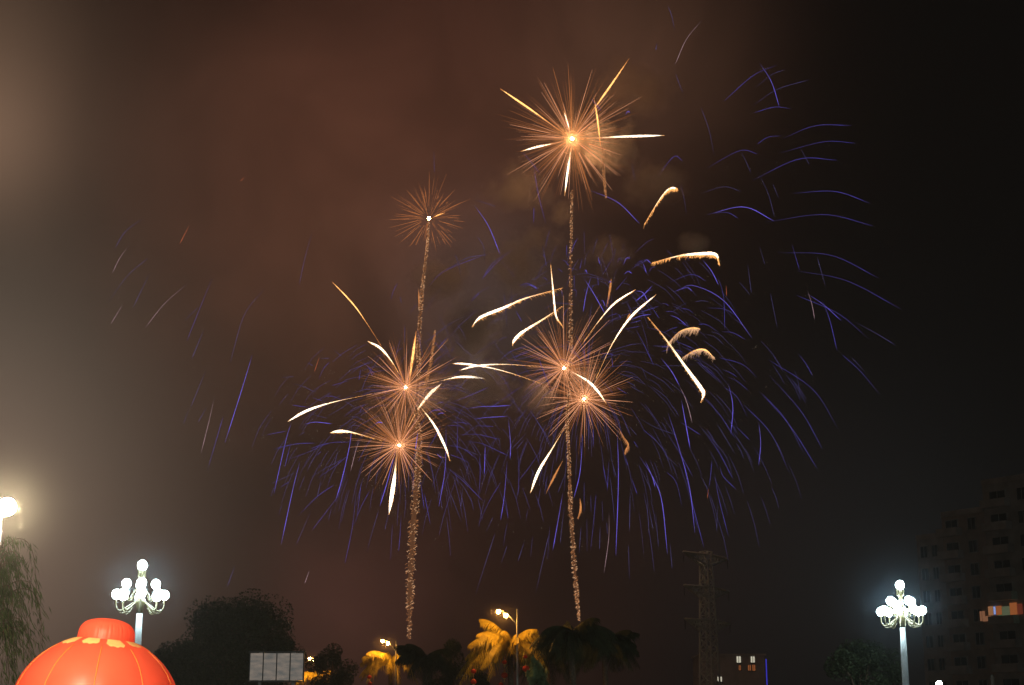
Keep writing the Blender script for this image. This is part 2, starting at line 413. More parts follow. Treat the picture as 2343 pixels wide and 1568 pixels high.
def palm(u, v, Y, label, m, length=3.2, count=17, seed=2, group='palms by the street lamps', extra=()):
    r_ = random.Random(seed); c = at(u, v, Y); H = c.z
    root = empty('palm_tree', (c.x, c.y, 0), label, 'palm', group)
    t = MB(); n = 26
    t.tube([(.08 * math.sin(i * .2), 0, H * i / n) for i in range(n + 1)], [.21 - .07 * i / n + (.012 if i % 2 else 0) for i in range(n + 1)], 12); t.build('trunk', M['bark'], root, True)
    f = MB()
    for k in range(count):
        th = 6.283 * (k + .6 * r_.random()) / count; e = r_.random()
        frond(f, Vector((0, 0, H)), th, length * (.8 + .35 * r_.random()), 1.6 * e + .15, .75 + .55 * (1 - e), r_=r_, hang=1.0)
    for th, ln, ri, dr in extra: frond(f, Vector((0, 0, H)), th, ln, ri, dr, r_=r_, hang=1.1, wid=.65)
    f.build('crown', m, root)
    return root
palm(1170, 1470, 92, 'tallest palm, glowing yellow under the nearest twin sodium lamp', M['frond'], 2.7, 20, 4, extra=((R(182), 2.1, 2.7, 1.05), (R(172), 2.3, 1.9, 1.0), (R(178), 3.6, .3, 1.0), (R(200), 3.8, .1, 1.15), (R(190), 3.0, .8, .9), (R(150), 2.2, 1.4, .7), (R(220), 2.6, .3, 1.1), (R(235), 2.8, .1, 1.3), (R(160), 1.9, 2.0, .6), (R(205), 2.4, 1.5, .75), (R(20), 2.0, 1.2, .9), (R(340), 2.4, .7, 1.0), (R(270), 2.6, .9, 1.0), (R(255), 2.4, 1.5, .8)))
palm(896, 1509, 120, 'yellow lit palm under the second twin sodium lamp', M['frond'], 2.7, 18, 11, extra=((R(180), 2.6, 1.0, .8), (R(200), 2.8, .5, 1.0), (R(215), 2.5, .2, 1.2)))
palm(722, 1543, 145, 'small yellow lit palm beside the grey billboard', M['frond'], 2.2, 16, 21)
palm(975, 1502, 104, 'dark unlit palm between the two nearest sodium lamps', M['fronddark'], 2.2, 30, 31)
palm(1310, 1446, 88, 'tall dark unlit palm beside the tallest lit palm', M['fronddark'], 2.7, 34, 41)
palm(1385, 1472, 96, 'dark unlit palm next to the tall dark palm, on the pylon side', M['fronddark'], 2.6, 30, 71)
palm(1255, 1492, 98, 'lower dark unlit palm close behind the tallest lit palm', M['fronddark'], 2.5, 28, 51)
palm(1231, 1560, 88, 'short pale green palm under the tall dark palm', M['frondgreen'], .42, 9, 61, group='low palms', extra=((R(170), .6, .75, .3), (R(120), .5, .8, .3)))

def drooping_tree():
    r_ = random.Random(5); Y = 37; c = at(-5, 1262, Y)
    root = empty('drooping_tree', (c.x, c.y, 0), 'pale green drooping tree below the floodlight, beside the giant red lantern', 'tree')
    t = MB(); t.tube([(0, 0, 0), (.05, 0, c.z * .5), (0, .05, c.z * .95)], [.16, .13, .08], 10)
    f = MB()
    for k in range(60):
        th = 6.283 * r_.random(); ln = .25 + .85 * r_.random(); z0 = c.z * (.62 + .38 * r_.random())
        d = Vector((math.cos(th), math.sin(th), 0))
        p0 = Vector((0, 0, z0)); p1 = p0 + d * ln * .55 + Vector((0, 0, .38)); p2 = p0 + d * ln + Vector((0, 0, .1)); p3 = p2 + d * .25 - Vector((0, 0, 1.0 + r_.random()))
        pts = smooth_line([p0, p1, p2, p3], 22); t.tube(pts, [.016 - .013 * i / 21 for i in range(22)], 4)
        for i in range(5, 22):
            for _ in range(5):
                p = pts[i] + Vector((r_.gauss(0, .06), r_.gauss(0, .06), r_.gauss(0, .05)))
                dv = Vector((d.x * .35 + r_.gauss(0, .28), d.y * .35 + r_.gauss(0, .28), -1)).normalized(); l = .16 + .16 * r_.random()
                sd_ = dv.cross(Vector((r_.gauss(0, 1), r_.gauss(0, 1), .2))).normalized() * .011
                f.quad(p, p + dv * l * .45 + sd_, p + dv * l, p + dv * l * .45 - sd_)
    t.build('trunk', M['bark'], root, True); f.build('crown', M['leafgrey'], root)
drooping_tree()

# ------------------------------------------------------------------ sodium street lamps
def sodium_post(h1, h2, pole, poletop, Y, label):
    a = at(*h1, Y); b = at(*h2, Y); j = at(*pole, Y); pt = at(*poletop, Y)
    root = empty('twin_street_lamp', (j.x, j.y, 0), label, 'street lamp', 'twin sodium street lamps along the road')
    o = Vector((j.x, j.y, 0))
    m = MB(); m.lathe([(.12, 0), (.12, .4), (.07, .5), (.055, j.z), (.035, pt.z)], k=12); m.build('pole', M['polegrey'], root, True)
    m = MB(); m.tube(smooth_line([j - o, (j - o).lerp(b - o, .5) + Vector((0, 0, .10)), b - o + Vector((0, 0, .13)), a - o + Vector((0, 0, .13))], 20), .03, 8); m.build('arm', M['polegrey'], root, True)
    for h in (a, b):
        q = h - o
        m = MB(); m.lathe([(.06, .11), (.13, .07), (.145, .02), (.14, .0)], q + Vector((0, 0, .06)), 14); m.build('lamp_housing', M['polegrey'], root, True)
        m = MB(); m.sphere(q, .105, 14, 1.25); m.build('lamp', M['sodium'], root, True)
sodium_post((1140, 1399), (1157, 1408), (1183, 1430), (1183, 1394), 90, 'nearest twin sodium street lamp, above the tallest lit palm')
sodium_post((875, 1466.5), (887, 1471.5), (906, 1492), (906, 1466), 118, 'second twin sodium street lamp, above the lit palm past the dark palm')
sodium_post((708, 1506.5), (717, 1511.5), (730, 1532), (730, 1500), 143, 'farthest twin sodium street lamp, beside the grey billboard')

def small_lantern(u, v, Y, size, label):
    c = at(u, v, Y); root = empty('hanging_lantern', c, label, 'lantern', 'small red lanterns hung by the palms')
    m = MB(); m.sphere((0, 0, 0), size, 16, .85); m.build('body', M['redcloth'], root, True)
    m = MB(); m.lathe([(size * .42, size * .78), (size * .42, size * .95), (.02, size * .97)], k=10); m.build('cap', M['gold'], root)
    m = MB(); m.tube([(0, 0, -size * .8), (0, 0, -size * 1.15)], size * .35, 8); m.tube([(0, 0, -size * 1.1), (0, 0, -size * 2.0)], [size * .13, size * .2], 6); m.build('tassel', M['gold'], root)
    m = MB(); m.tube([(0, 0, size * .95), (0, 0, size * 1.9)], .012, 5); m.build('cord', M['seam'], root)
for i, (u, v, s, lb) in enumerate((
    (1083, 1536, .15, 'upper small red lantern of the pair at the tip of the low lit frond'),
    (1083, 1560, .17, 'lower small red lantern of the pair at the tip of the low lit frond'),
    (1154, 1515, .14, 'upper small red lantern just under the lit palm crown'),
    (1154, 1545, .19, 'lower small red lantern under the lit palm crown, beside the trunk'),
    (1202, 1503, .12, 'small darker red lantern past the nearest lamp pole'),
    (1203, 1530, .21, 'largest small red lantern, hanging past the nearest lamp pole'),
    (1146, 1566, .14, 'lowest small red lantern beside the lit palm trunk'))):
    small_lantern(u, v, 89.5, s, lb)
small_lantern(845, 1549, 117, .16, 'upper small red lantern under the second lit palm')
small_lantern(846, 1564, 117, .16, 'lower small red lantern under the second lit palm')

# ------------------------------------------------------------------ billboard
def billboard():
    Y = 88; p = [at(570, 1492, Y), at(697, 1494, Y), at(697, 1558, Y), at(567, 1558, Y)]
    c = (p[0] + p[1] + p[2] + p[3]) / 4; wd = (p[1] - p[0]).length; ht = (p[0] - p[3]).length
    root = empty('billboard', (c.x, c.y, 0), 'grey wide billboard of four dim panels, under the broad dark tree', 'billboard')
    m = bpy.data.materials.new('panel_added_glow'); m.use_nodes = True; t = m.node_tree; t.nodes.clear()  # panels glow by themselves in place of light falling on them
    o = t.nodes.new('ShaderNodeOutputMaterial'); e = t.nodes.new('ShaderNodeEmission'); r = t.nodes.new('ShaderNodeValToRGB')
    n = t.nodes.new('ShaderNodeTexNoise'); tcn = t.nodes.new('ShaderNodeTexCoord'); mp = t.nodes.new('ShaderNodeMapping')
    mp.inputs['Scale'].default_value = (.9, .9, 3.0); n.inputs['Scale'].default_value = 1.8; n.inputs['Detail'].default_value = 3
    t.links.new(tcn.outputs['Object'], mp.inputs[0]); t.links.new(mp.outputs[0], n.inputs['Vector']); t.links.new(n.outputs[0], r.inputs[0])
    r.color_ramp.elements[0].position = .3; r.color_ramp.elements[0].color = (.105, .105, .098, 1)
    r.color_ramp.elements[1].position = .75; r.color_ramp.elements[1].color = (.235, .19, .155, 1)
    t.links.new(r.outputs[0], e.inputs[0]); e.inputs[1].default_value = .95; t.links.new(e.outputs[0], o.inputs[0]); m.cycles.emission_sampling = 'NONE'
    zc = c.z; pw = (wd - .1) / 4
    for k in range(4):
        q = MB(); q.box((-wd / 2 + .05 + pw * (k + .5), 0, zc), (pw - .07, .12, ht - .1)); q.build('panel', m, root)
    f = MB()
    for k in range(5): f.box((-wd / 2 + .05 + pw * k, .02, zc), (.06, .18, ht))
    f.box((0, .02, zc + ht / 2 + .03), (wd + .06, .2, .06)); f.box((0, .02, zc - ht / 2 - .03), (wd + .06, .2, .06)); f.build('frame', M['darkmetal'], root)
    for s in (-1, 1):
        q = MB(); q.tube([(s * wd * .3, .12, 0), (s * wd * .3, .12, zc + ht / 2)], .1, 10); q.build('post', M['polegrey'], root)
billboard()

# ------------------------------------------------------------------ lattice pylon
def pylon():
    Y = 280; top = at(1614, 1262, Y); H = top.z
    root = empty('lattice_pylon', (top.x, top.y, 0), 'tall grey lattice power pylon with three pairs of cross arms', 'pylon', rz=R(52))
    def hw(z): return .74 + (H - z) / H * .78
    m = MB(); lv = [H * (i / 17) ** .92 for i in range(18)]
    cs = ((-1, -1), (1, -1), (1, 1), (-1, 1))
    for x, y in cs: m.tube([(x * hw(z), y * hw(z), z) for z in lv], .19, 5)
    for i in range(17):
        z0, z1 = lv[i], lv[i+1]
        for k in range(4):
            a, b = cs[k], cs[(k+1) % 4]
            m.tube([(a[0] * hw(z0), a[1] * hw(z0), z0), (b[0] * hw(z1), b[1] * hw(z1), z1)], .085, 4)
            m.tube([(b[0] * hw(z0), b[1] * hw(z0), z0), (a[0] * hw(z1), a[1] * hw(z1), z1)], .085, 4)
            m.tube([(a[0] * hw(z1), a[1] * hw(z1), z1), (b[0] * hw(z1), b[1] * hw(z1), z1)], .05, 4)
    m.build('lattice_tower', M['steel'], root)
    for z in (H - .6, H - 6.4, H - 12.2):
        for s in (-1, 1):
            q = MB(); tip = Vector((s * 7.6, 0, z - .15)); r0 = hw(z)
            for y in (-1, 1):
                q.tube([(s * r0, y * r0, z), tip], .22, 4); q.tube([(s * r0, y * r0, z - 1.9), tip], .19, 4)
                for k in range(1, 5):
                    t = k / 5; t2 = (k + .5) / 5
                    a = Vector((s * r0, y * r0, z)).lerp(tip, t); b = Vector((s * r0, y * r0, z - 1.9)).lerp(tip, t2); b0 = Vector((s * r0, y * r0, z - 1.9)).lerp(tip, t - .1)
                    q.tube([a, b], .09, 4); q.tube([a, b0], .09, 4)
            for k in range(1, 5):
                t = k / 5; q.tube([Vector((s * r0, -r0, z)).lerp(tip, t), Vector((s * r0, r0, z)).lerp(tip, t)], .045, 4)
            arm = q.build('cross_arm', M['steel'], root)
            i_ = MB(); i_.lathe([(.10 if k % 2 else .05, -k * .12) for k in range(16)][::-1], tip, 8); i_.build('insulator', M['darkmetal'], arm)
pylon()

# ------------------------------------------------------------------ dark apartment building with one lit flat
def apartments():
    base = Vector((61.8, 200, 0)); th = math.atan2(-.81, .59)
    root = empty('apartment_building', base, 'dark stepped apartment block with one orange lit balcony high up', 'building', rz=th)
    # local x runs along the front (toward the viewer), local -y faces the viewer's side
    blocks = [(-12.6, -8.2, 27.6), (-8.2, -1.4, 30.2), (-1.4, 14.0, 33.6)]; depth = 14
    for k, (x0, x1, h) in enumerate(blocks):
        m = MB(); m.box(((x0 + x1) / 2, depth / 2 + .02 * k, h / 2), (x1 - x0, depth, h)); wl = m.build('wall', M['concrete' if k % 2 == 0 else 'concrete2'], root)
        m = MB(); m.box(((x0 + x1) / 2, -.06 - .01 * k, h + .35), (x1 - x0 - .1, .25, .7)); m.build('parapet', M['concrete'], root)
    lit = None
    for f in range(11):
        z = 1.0 + f * 2.95
        for x, wd, bal in ((-11.4, 1.1, False), (-9.6, .9, False), (-6.6, 1.9, True), (-3.4, 1.2, False), (.9, 2.4, True), (4.6, 1.4, False), (8.0, 2.2, True)):
            hmax = [h for x0, x1, h in blocks if x0 <= x < x1][0]
            if z + 2.4 > hmax: continue
            islit = (f == 5 and x == .9)
            zc = z + 1.35
            m = MB(); m.box((x, -.03, zc), (wd, .10, 1.5)); wn = m.build('window', M['windim'] if islit else M['glass'], root)
            m = MB()
            for s in (-1, 1): m.box((x + s * (wd / 2 + .04), -.05, zc), (.07, .16, 1.5))
            m.box((x, -.05, zc + .79), (wd + .15, .18, .08)); m.box((x, -.06, zc - .79), (wd + .22, .24, .08)); m.box((x, -.05, zc), (.05, .15, 1.5)); m.build('window_frame', M['concrete'], wn)
            if bal:
                m = MB(); m.box((x, -.66, z + .05), (wd + 1.4, 1.3, .14)); m.box((x, -1.25, z + .55), (wd + 1.4, .10, .9))
                for s in (-1, 1): m.box((x + s * (wd / 2 + .66), -.66, z + .55), (.08, 1.2, .9))
                m.build('balcony', M['concrete'], root)
            if islit:
                X0 = -3.1
                def slab(name, a, b, z0, z1, mm, d=.10):
                    q = MB(); q.box((X0 + (a + b) / 2, -d, z + .55 + (z0 + z1) / 2 * .74), (b - a, .06, (z1 - z0) * .74)); q.build(name, M[mm], root)
                slab('lit_wall', .0, .75, .0, 1.75, 'winpink'); slab('lit_wall', .80, 1.7, .0, .85, 'winpink')
                slab('lit_wall', 1.35, 2.05, .95, 2.45, 'winpale'); slab('lit_wall', 2.55, 3.4, .9, 2.4, 'winwarm', .14)
                slab('blue_curtain', 2.2, 2.45, 1.05, 2.35, 'winblue', .14); slab('green_curtain', 3.5, 4.6, .45, 2.25, 'curtain', .18)
                slab('lit_wall', 4.65, 5.7, .75, 2.75, 'winwarm', .14); slab('lit_wall', 5.75, 6.5, .75, 2.5, 'winred', .14); slab('green_curtain', 7.0, 7.5, .8, 2.3, 'windim', .12)
                m = MB(); m.tube([(X0 + 8.0, -.30, z + 1.1), (X0 + 8.0, -.30, z + 2.55)], .085, 8); m.build('light_tube', M['wingreen'], root)
apartments()

# far house with lit windows and its blue tube light
def far_house():
    Y = 300; a = at(1600, 1490, Y); b = at(1748, 1490, Y); cx = (a.x + b.x) / 2
    root = empty('far_house', (cx, Y, 0), 'dark far building with small lit windows, between the pylon and the blue light tube', 'building')
    h = at(1690, 1500, Y).z; wd = b.x - a.x
    m = MB(); m.box((0, 6, h / 2), (wd, 12, h)); m.build('wall', M['soot'], root)
    m = MB(); m.box((0, 6, h + .15), (wd + .5, 12.5, .3)); m.build('roof', M['soot'], root)
    for u, v, ww, hh, mm in ((1689.5, 1509, .75, 1.15, 'winwhite'), (1721.5, 1509, .7, 1.1, 'winwhite'), (1692, 1528, .35, .9, 'winwarm'), (1714, 1528, .5, 1.0, 'winwarm'), (1724, 1528, .5, 1.1, 'winwarm'), (1646, 1554, .8, .9, 'winwhite'), (1604, 1546, 1.2, .9, 'concrete')):
        p = at(u, v, Y)
        q = MB(); q.box((p.x - cx, -.03, p.z), (ww, .08, hh)); wn = q.build('window', M[mm], root)
        q = MB(); q.box((p.x - cx, -.08, p.z), (.10, .06, hh)); q.box((p.x - cx, -.05, p.z - hh / 2 - .08), (ww + .3, .2, .12)); q.build('frame', M['darkmetal'], wn)
far_house()
def tube_light():
    Y = 230; t = at(1752, 1508, Y); root = empty('blue_light_tube', (t.x, t.y, 0), 'thin upright blue light tube on a mast beside the far building', 'light')
    m = MB(); m.tube([(0, .12, 0), (0, .12, t.z - .2)], .06, 8); m.build('mast', M['darkmetal'], root)
    m = MB(); m.tube([(0, 0, 3), (0, 0, t.z)], .075, 8); m.build('tube', M['bluetube'], root)
tube_light()
def plain_post():
    Y = 66; t = at(2270, 1544, Y); root = empty('plain_post', (t.x, t.y, 0), 'short pale unlit post in front of the apartment building', 'post')
    m = MB(); m.lathe([(.16, 0), (.15, .3), (.085, .4), (.075, t.z - .1), (.09, t.z - .08), (.05, t.z)], k=14); m.build('shaft', M['polegrey'], root, True)
plain_post()

# ------------------------------------------------------------------ fireworks
ZM_ = dict(Z=(0, 0, .60486), A=(1800, 150, 2.24), T=(1300, 550, 2.613), M=(1000, 1000, 1.568), C=(1700, 900, 1.96), B=(1900, 1500, 1.742),
           R=(2400, 0, 1.742), S=(2500, 900, 1.568), L=(300, 700, 1.4256), a=(2000, 900, 4.48), b=(1000, 1300, 3.92), c=(1500, 1400, 3.1367),
           d=(2500, 950, 3.136), e=(1000, 1600, 2.613), f=(1650, 1650, 2.613), g=(2200, 1500, 2.24), h=(1300, 1050, 3.484))
def uv(key, x, y):
    ox, oy, s = ZM_[key]; return ((ox + x / s) / 1.65329, (oy + y / s) / 1.65329)
YF = 260.0
# --- shells that have just burst: a core and its rays
def burst(u, v, rad, n, core, core_r, raym, seed, label, inner=.12, up=0.0, r_ray=.055, faint=0, droop=.035):
    r_ = random.Random(seed); c = at(u, v, YF + r_.uniform(-1, 1))
    root = empty('firework_burst', c, label, 'firework', 'round firework bursts')
    m = MB(); m.sphere((0, 0, 0), core_r, 20); m.build('core', core, root, True)
    Rw = rad * px(YF)
    thin = MB()
    for k in range(n + faint):
        z = 1 - 2 * ((k % n) + .5) / n; th = k * 2.39996 + r_.uniform(-.25, .25); z = max(-1, min(1, z + r_.uniform(-.06, .06))); q = math.sqrt(max(0, 1 - z * z))
        d = Vector((q * math.cos(th), q * math.sin(th), z)); ln = Rw * r_.triangular(.50, 1.22, .95) * (1 + up * max(0, d.z))
        a = Rw * inner * r_.uniform(.6, 2.2); pts = []
        for i in range(6):
            t = a + (ln - a) * i / 5; pts.append(d * t - Vector((0, 0, droop * Rw * (t / Rw) ** 2)))
        rr = r_ray * r_.uniform(.45, 1.25); rm_ = raym if r_.random() < .6 else M['raydim']
        if k >= n: thin.tube(pts, [x * rr * .55 for x in (.8, 1, 1, .9, .6, .25)], 3); continue
        q_ = MB(); q_.tube(pts, [rr * .75, rr, rr, rr * .85, rr * .6, rr * .25], 4); q_.build('ray', rm_, root)
    if faint: tag(thin.build('faint_rays', M['raydim'], root), kind='stuff')
burst(1308, 318, 158, 100, M['star'], .20, M['ray'], 1, 'topmost salmon firework burst in the smoke, largest of all', .16, .22, .034, 190)
burst(981, 500, 92, 84, M['starhot'], .29, M['raydim'], 2, 'small faint orange burst with a bright core atop the thin twisting trail', .32, .1, .028, 40)
burst(928, 887, 108, 90, M['stardim'], .14, M['ray'], 3, 'upper salmon burst of the pair on the thick trail', .07, .35, .031, 130)
burst(912.5, 1019, 104, 90, M['stardim'], .14, M['ray'], 4, 'lowest salmon burst, under its twin on the thick trail', .07, .5, .031, 130)
burst(1290, 842, 110, 94, M['stardim'], .14, M['ray'], 5, 'salmon burst with long upward rays, middle of the straight trail', .07, .55, .031, 130)
burst(1336, 913, 116, 84, M['stardim'], .14, M['ray'], 6, 'wide salmon burst just below the long-rayed one, nearest the lattice pylon', .07, .2, .031, 130)

# --- comets: thick white-hot and golden streaks
def comet(key, pts, wpx, prof, cols, fringe, label, droop=.5, Y=None, seed=0):
    r_ = random.Random(seed + 100); Y0 = Y or YF + r_.uniform(-9, 9); tilt = r_.uniform(-5, 5); k = len(pts)
    P = [at(*uv(key, x, y), Y0 + tilt * (i / max(1, k - 1) - .5)) for i, (x, y) in enumerate(pts)]
    n = 40; line = smooth_line(P, n); rad = wpx / 1.65329 * px(Y0) * .5
    rr = []
    for i in range(n):
        t = i / (n - 1)
        if prof == 'lens': s = math.sin(math.pi * t) ** 1.15
        elif prof == 'head': s = (.06 + .94 * t ** 1.2) * min(1, ((1 - t) * 6) ** .7)
        elif prof == 'spear': s = math.sin(math.pi * t ** 1.9) ** 1.1
        else: s = (.12 + .88 * math.sin(math.pi * t ** 1.5) ** 1.0) * min(1, ((1 - t) * 4 + .02) ** .9)
        rr.append(max(.012, rad * s * (1 + r_.uniform(-.08, .08) * fringe)))
    root = empty('comet', line[n // 2], label, 'firework comet', 'bright golden comets'); o = line[n // 2].copy()
    line = [p - o for p in line]
    core, edge = cols
    hot_ = []
    for i in range(n):
        t = i / (n - 1); b = (.10 + .90 * min(1, (t / .55)) ** 1.3) if prof != 'lens' else .25 + .75 * math.sin(math.pi * t) ** .8
        b *= min(1, (1 - t) * 9 + .25); hot_ += [max(0, min(1, b * (1 + r_.uniform(-.10, .10) + .35 * fringe * noise.noise((t * 9, seed * 1.7, 0)))))] * 7
    m = MB(); m.tube(line, [x * .70 for x in rr], 7); m.build('streak', M[core], root, True, burn=hot_)
    ln = sum((line[i+1] - line[i]).length for i in range(n - 1))
    m = MB(); cnt = int(70 + ln * 9 * fringe)
    for _ in range(cnt):
        i = min(n - 2, int(r_.random() * (n - 1))); p = line[i].lerp(line[i+1], r_.random()); tg = (line[i+1] - line[i]).normalized(); d = Vector((r_.gauss(0, 1), r_.gauss(0, 1), r_.gauss(0, 1)))
        d = (d - tg * d.dot(tg)).normalized(); p = p + d * rr[i] * r_.uniform(.55, 1.0) ; l = r_.uniform(.3, 1.0) * (.5 + fringe * .5)
        q = p - tg * l * .5 + Vector((0, 0, -l * droop * r_.uniform(.2, 1.2) * fringe)) + d * rr[i] * .25 * fringe
        m.tube([p + tg * l * .25 * (1 - fringe * .5), p, q], [.010, min(.042, .022 + rr[i] * .09), .008], 3)
    if fringe > .9:                                # ragged hanging sparks
        for _ in range(int(ln * 7)):
            i = int(n * r_.random() ** .8 * .999); p = line[i] + Vector((0, r_.uniform(-.3, .3), -rr[i] * .6)); l = rad * r_.uniform(1.0, 2.6) * droop
            m.tube([p, p + Vector((r_.uniform(-.12, .12), 0, -l * .6)), p + Vector((r_.uniform(-.2, .2), 0, -l))], [.05, .04, .012], 3)
    tag(m.build('spark_fringe', M[edge], root), kind='stuff')
H, W_ = ('hot', 'flame'), ('warm', 'amber')
COMETS = [
 ('A', [(740,795),(500,620),(205,418)], 10, 'spear', W_, .25, 'golden comet reaching out furthest from the topmost burst on its lantern side'),
 ('A', [(968,628),(1120,420),(1295,165)], 10, 'lens', W_, .25, 'golden comet rising highest above the topmost burst'),
 ('A', [(1000,495),(1030,690),(1055,905)], 9, 'lens', W_, .3, 'upright golden comet crossing the highest one beside the topmost burst'),
 ('A', [(793,775),(770,690),(745,610)], 10, 'lens', H, .2, 'short white comet just above the topmost core'),
 ('A', [(890,845),(1200,825),(1595,813)], 12, 'spear', H, .25, 'level white comet leaving the topmost burst toward the pylon side'),
 ('A', [(660,880),(520,910),(380,948)], 10, 'lens', H, .25, 'short level white comet on the lantern side of the topmost core'),
 ('A', [(803,925),(775,1130),(750,1325)], 12, 'lens', H, .25, 'white comet falling straight below the topmost core'),
 ('A', [(1428,1560),(1560,1350),(1640,1265),(1705,1265)], 14, 'head', H, 1.0, 'lone curved white comet below the topmost burst on its building side'),
 ('C', [(1500,185),(1700,135),(1850,120),(1970,124),(1998,195)], 17, 'head2', H, 1.0, 'thick level white comet with a bent head, alone above the blue arcs'),
 ('C', [(840,370),(560,450),(400,520),(230,590),(165,660)], 15, 'head2', H, .9, 'long white comet curving down to the grey smoke puffs, upper of two'),
 ('C', [(830,510),(700,600),(540,700),(480,760),(465,800)], 15, 'head2', H, .9, 'white comet curving down toward the long-rayed burst, lower of two'),
 ('C', [(835,650),(788,575),(768,400),(748,182)], 9, 'lens', H, .6, 'upright white comet with a kinked foot beside the straight trail'),
 ('C', [(1000,760),(1120,600),(1230,480),(1380,383)], 9, 'spear', H, .45, 'slim cream comet arching up from the long-rayed burst'),
 ('C', [(1090,1030),(1210,780),(1350,580),(1530,422)], 11, 'spear', H, .4, 'long cream comet sweeping up past the slim one'),
 ('C', [(1470,590),(1600,750),(1750,960),(1860,1110),(1882,1160),(1860,1220)], 19, 'head2', H, .9, 'thickest white comet plunging toward the pylon side with a hooked tip'),
 ('C', [(1620,780),(1700,700),(1780,672),(1855,672)], 11, 'head', ('warm', 'emberpale'), 1.6, 'upper feathery golden comet with hanging sparks beside the thickest comet'),
 ('C', [(1730,885),(1810,840),(1890,832),(1965,890)], 10, 'head2', ('warm', 'emberpale'), 1.4, 'lower feathery golden comet, arched beside the thickest comet'),
 ('C', [(680,1080),(460,1005),(280,960),(110,935),(20,932)], 9, 'spear', H, .4, 'thin cream comet running down into the wide burst, crossing another'),
 ('C', [(690,955),(400,938),(200,950),(75,982)], 9, 'spear', H, .4, 'thin level cream comet running into the long-rayed burst'),
 ('c', [(410,155),(560,120),(720,85),(900,85),(1065,105)], 12, 'spear', H, .5, 'level white comet between the twin bursts and the thin crossing comets'),
 ('C', [(890,985),(1020,1060),(1100,1140),(1165,1235)], 13, 'lens', H, .3, 'white comet curving down from the long-rayed core past the wide burst'),
 ('M', [(690,480),(600,340),(520,230),(400,103)], 7, 'spear', W_, .2, 'thin amber comet climbing alone above the twin bursts'),
 ('M', [(800,650),(750,570),(690,500),(610,455)], 11, 'spear', H, .5, 'short curved cream comet above the upper twin burst'),
 ('M', [(858,700),(880,540),(900,395)], 13, 'lens', W_, .6, 'upright golden comet standing on the upper twin core'),
 ('M', [(640,768),(400,820),(250,870),(135,935)], 13, 'spear', H, .2, 'long white comet sloping down from the upper twin burst, lantern side'),
 ('M', [(860,950),(910,860),(980,770),(1050,708)], 16, 'spear', H, .7, 'thick white comet crossing the thick trail between the twin bursts'),
 ('M', [(930,850),(1010,960),(1070,1080),(1100,1165)], 12, 'lens', H, .6, 'white comet falling away from the thick trail, just below the crossing comet'),
 ('M', [(690,1045),(530,1000),(450,990),(390,1000)], 14, 'spear', H, .5, 'short level white comet on the lantern side of the lowest burst'),
 ('M', [(785,1110),(770,1270),(738,1485)], 22, 'spear', H, .8, 'broad white comet dropping straight below the lowest burst'),
 ('B', [(430,170),(330,340),(240,490),(183,638)], 14, 'spear', H, .4, 'long white comet falling beside the straight trail below the wide burst'),
 ('B', [(395,425),(340,530),(285,640)], 9, 'lens', ('ambercore', 'ember'), .6, 'dim orange comet between the falling white comet and the straight trail'),
 ('B', [(770,215),(800,270),(828,320),(805,370)], 13, 'head', ('ambercore', 'ember'), 1.3, 'dim feathery orange comet below the wide burst on its pylon side'),
 ('B', [(510,670),(515,740),(497,800)], 9, 'lens', ('ambercore', 'ember'), 1.0, 'small dull orange comet hugging the lower straight trail'),
 ('a', [(1390,700),(1375,850),(1320,1150)], 10, 'lens', ('ambercore', 'ember'), 1.0, 'dull orange comet rising among the small blue arcs'),
 ('a', [(1650,1400),(1690,1330),(1715,1280)], 9, 'lens', ('ambercore', 'ember'), .8, 'tiny dull orange comet behind the long sweeping comet'),
 ('h', [(985,150),(990,270),(988,410)], 6, 'lens', ('ambercore', 'ember'), .5, 'faint upright orange streak beside the thin twisting trail'),
 ('T', [(885,712),(935,690),(998,668)], 5, 'lens', W_, .1, 'tiny amber comet touching the core of the faint orange burst'),
]
for i, (k, p, wd, pr, co, fr, lb) in enumerate(COMETS): comet(k, p, wd, pr, co, fr, lb, seed=i, droop=.7)

# --- rising trails: columns of tumbling sparks
def trail(pts, widths, label, seed, bright, dens, fog=0):
    r_ = random.Random(seed); P = [at(u, v, YF) for u, v in pts]; n = 300; line = smooth_line(P, n)
    wl = smooth_line([(x, 0, 0) for x in widths], n)
    o = line[-1].copy(); root = empty('rising_trail', o, label, 'firework trail', 'rising spark trails')
    A, B_ = MB(), MB()
    for i in range(n):
        hw = wl[i].x * px(YF) * .5
        for k in range(max(1, round(dens * (1.2 + 1.1 * noise.noise((i * .13, seed * 3.7, 1)))))):
            side = r_.uniform(-1, 1); p = line[i] - o + Vector((side * hw, r_.uniform(-1, 1) * hw, r_.uniform(-.5, .5)))
            s = r_.uniform(.25, .62) * (.6 + hw * .35); dirx = (-1 if r_.random() < .3 else 1) * r_.uniform(.6, 1.1)
            arc = [p + Vector((-dirx * s * .5, 0, -s * .45)), p + Vector((0, 0, s * .10)), p + Vector((dirx * s * .5, 0, -s * .05 * r_.random()))]
            (A if r_.random() < bright else B_).tube(smooth_line(arc, 4), [.008, .036, .034, .008], 3)
    Cc = MB(); Cc.tube([p - o for p in line], [max(.03, wl[i].x * px(YF) * (.30 + .10 * noise.noise((i * .21, seed, 0)))) for i in range(n)], 6); Cc.build('glowing_core', M['trailcore'], root)
    tag(A.build('bright_sparks', M['emberpale'], root), kind='stuff'); tag(B_.build('dull_sparks', M['ember'], root), kind='stuff')
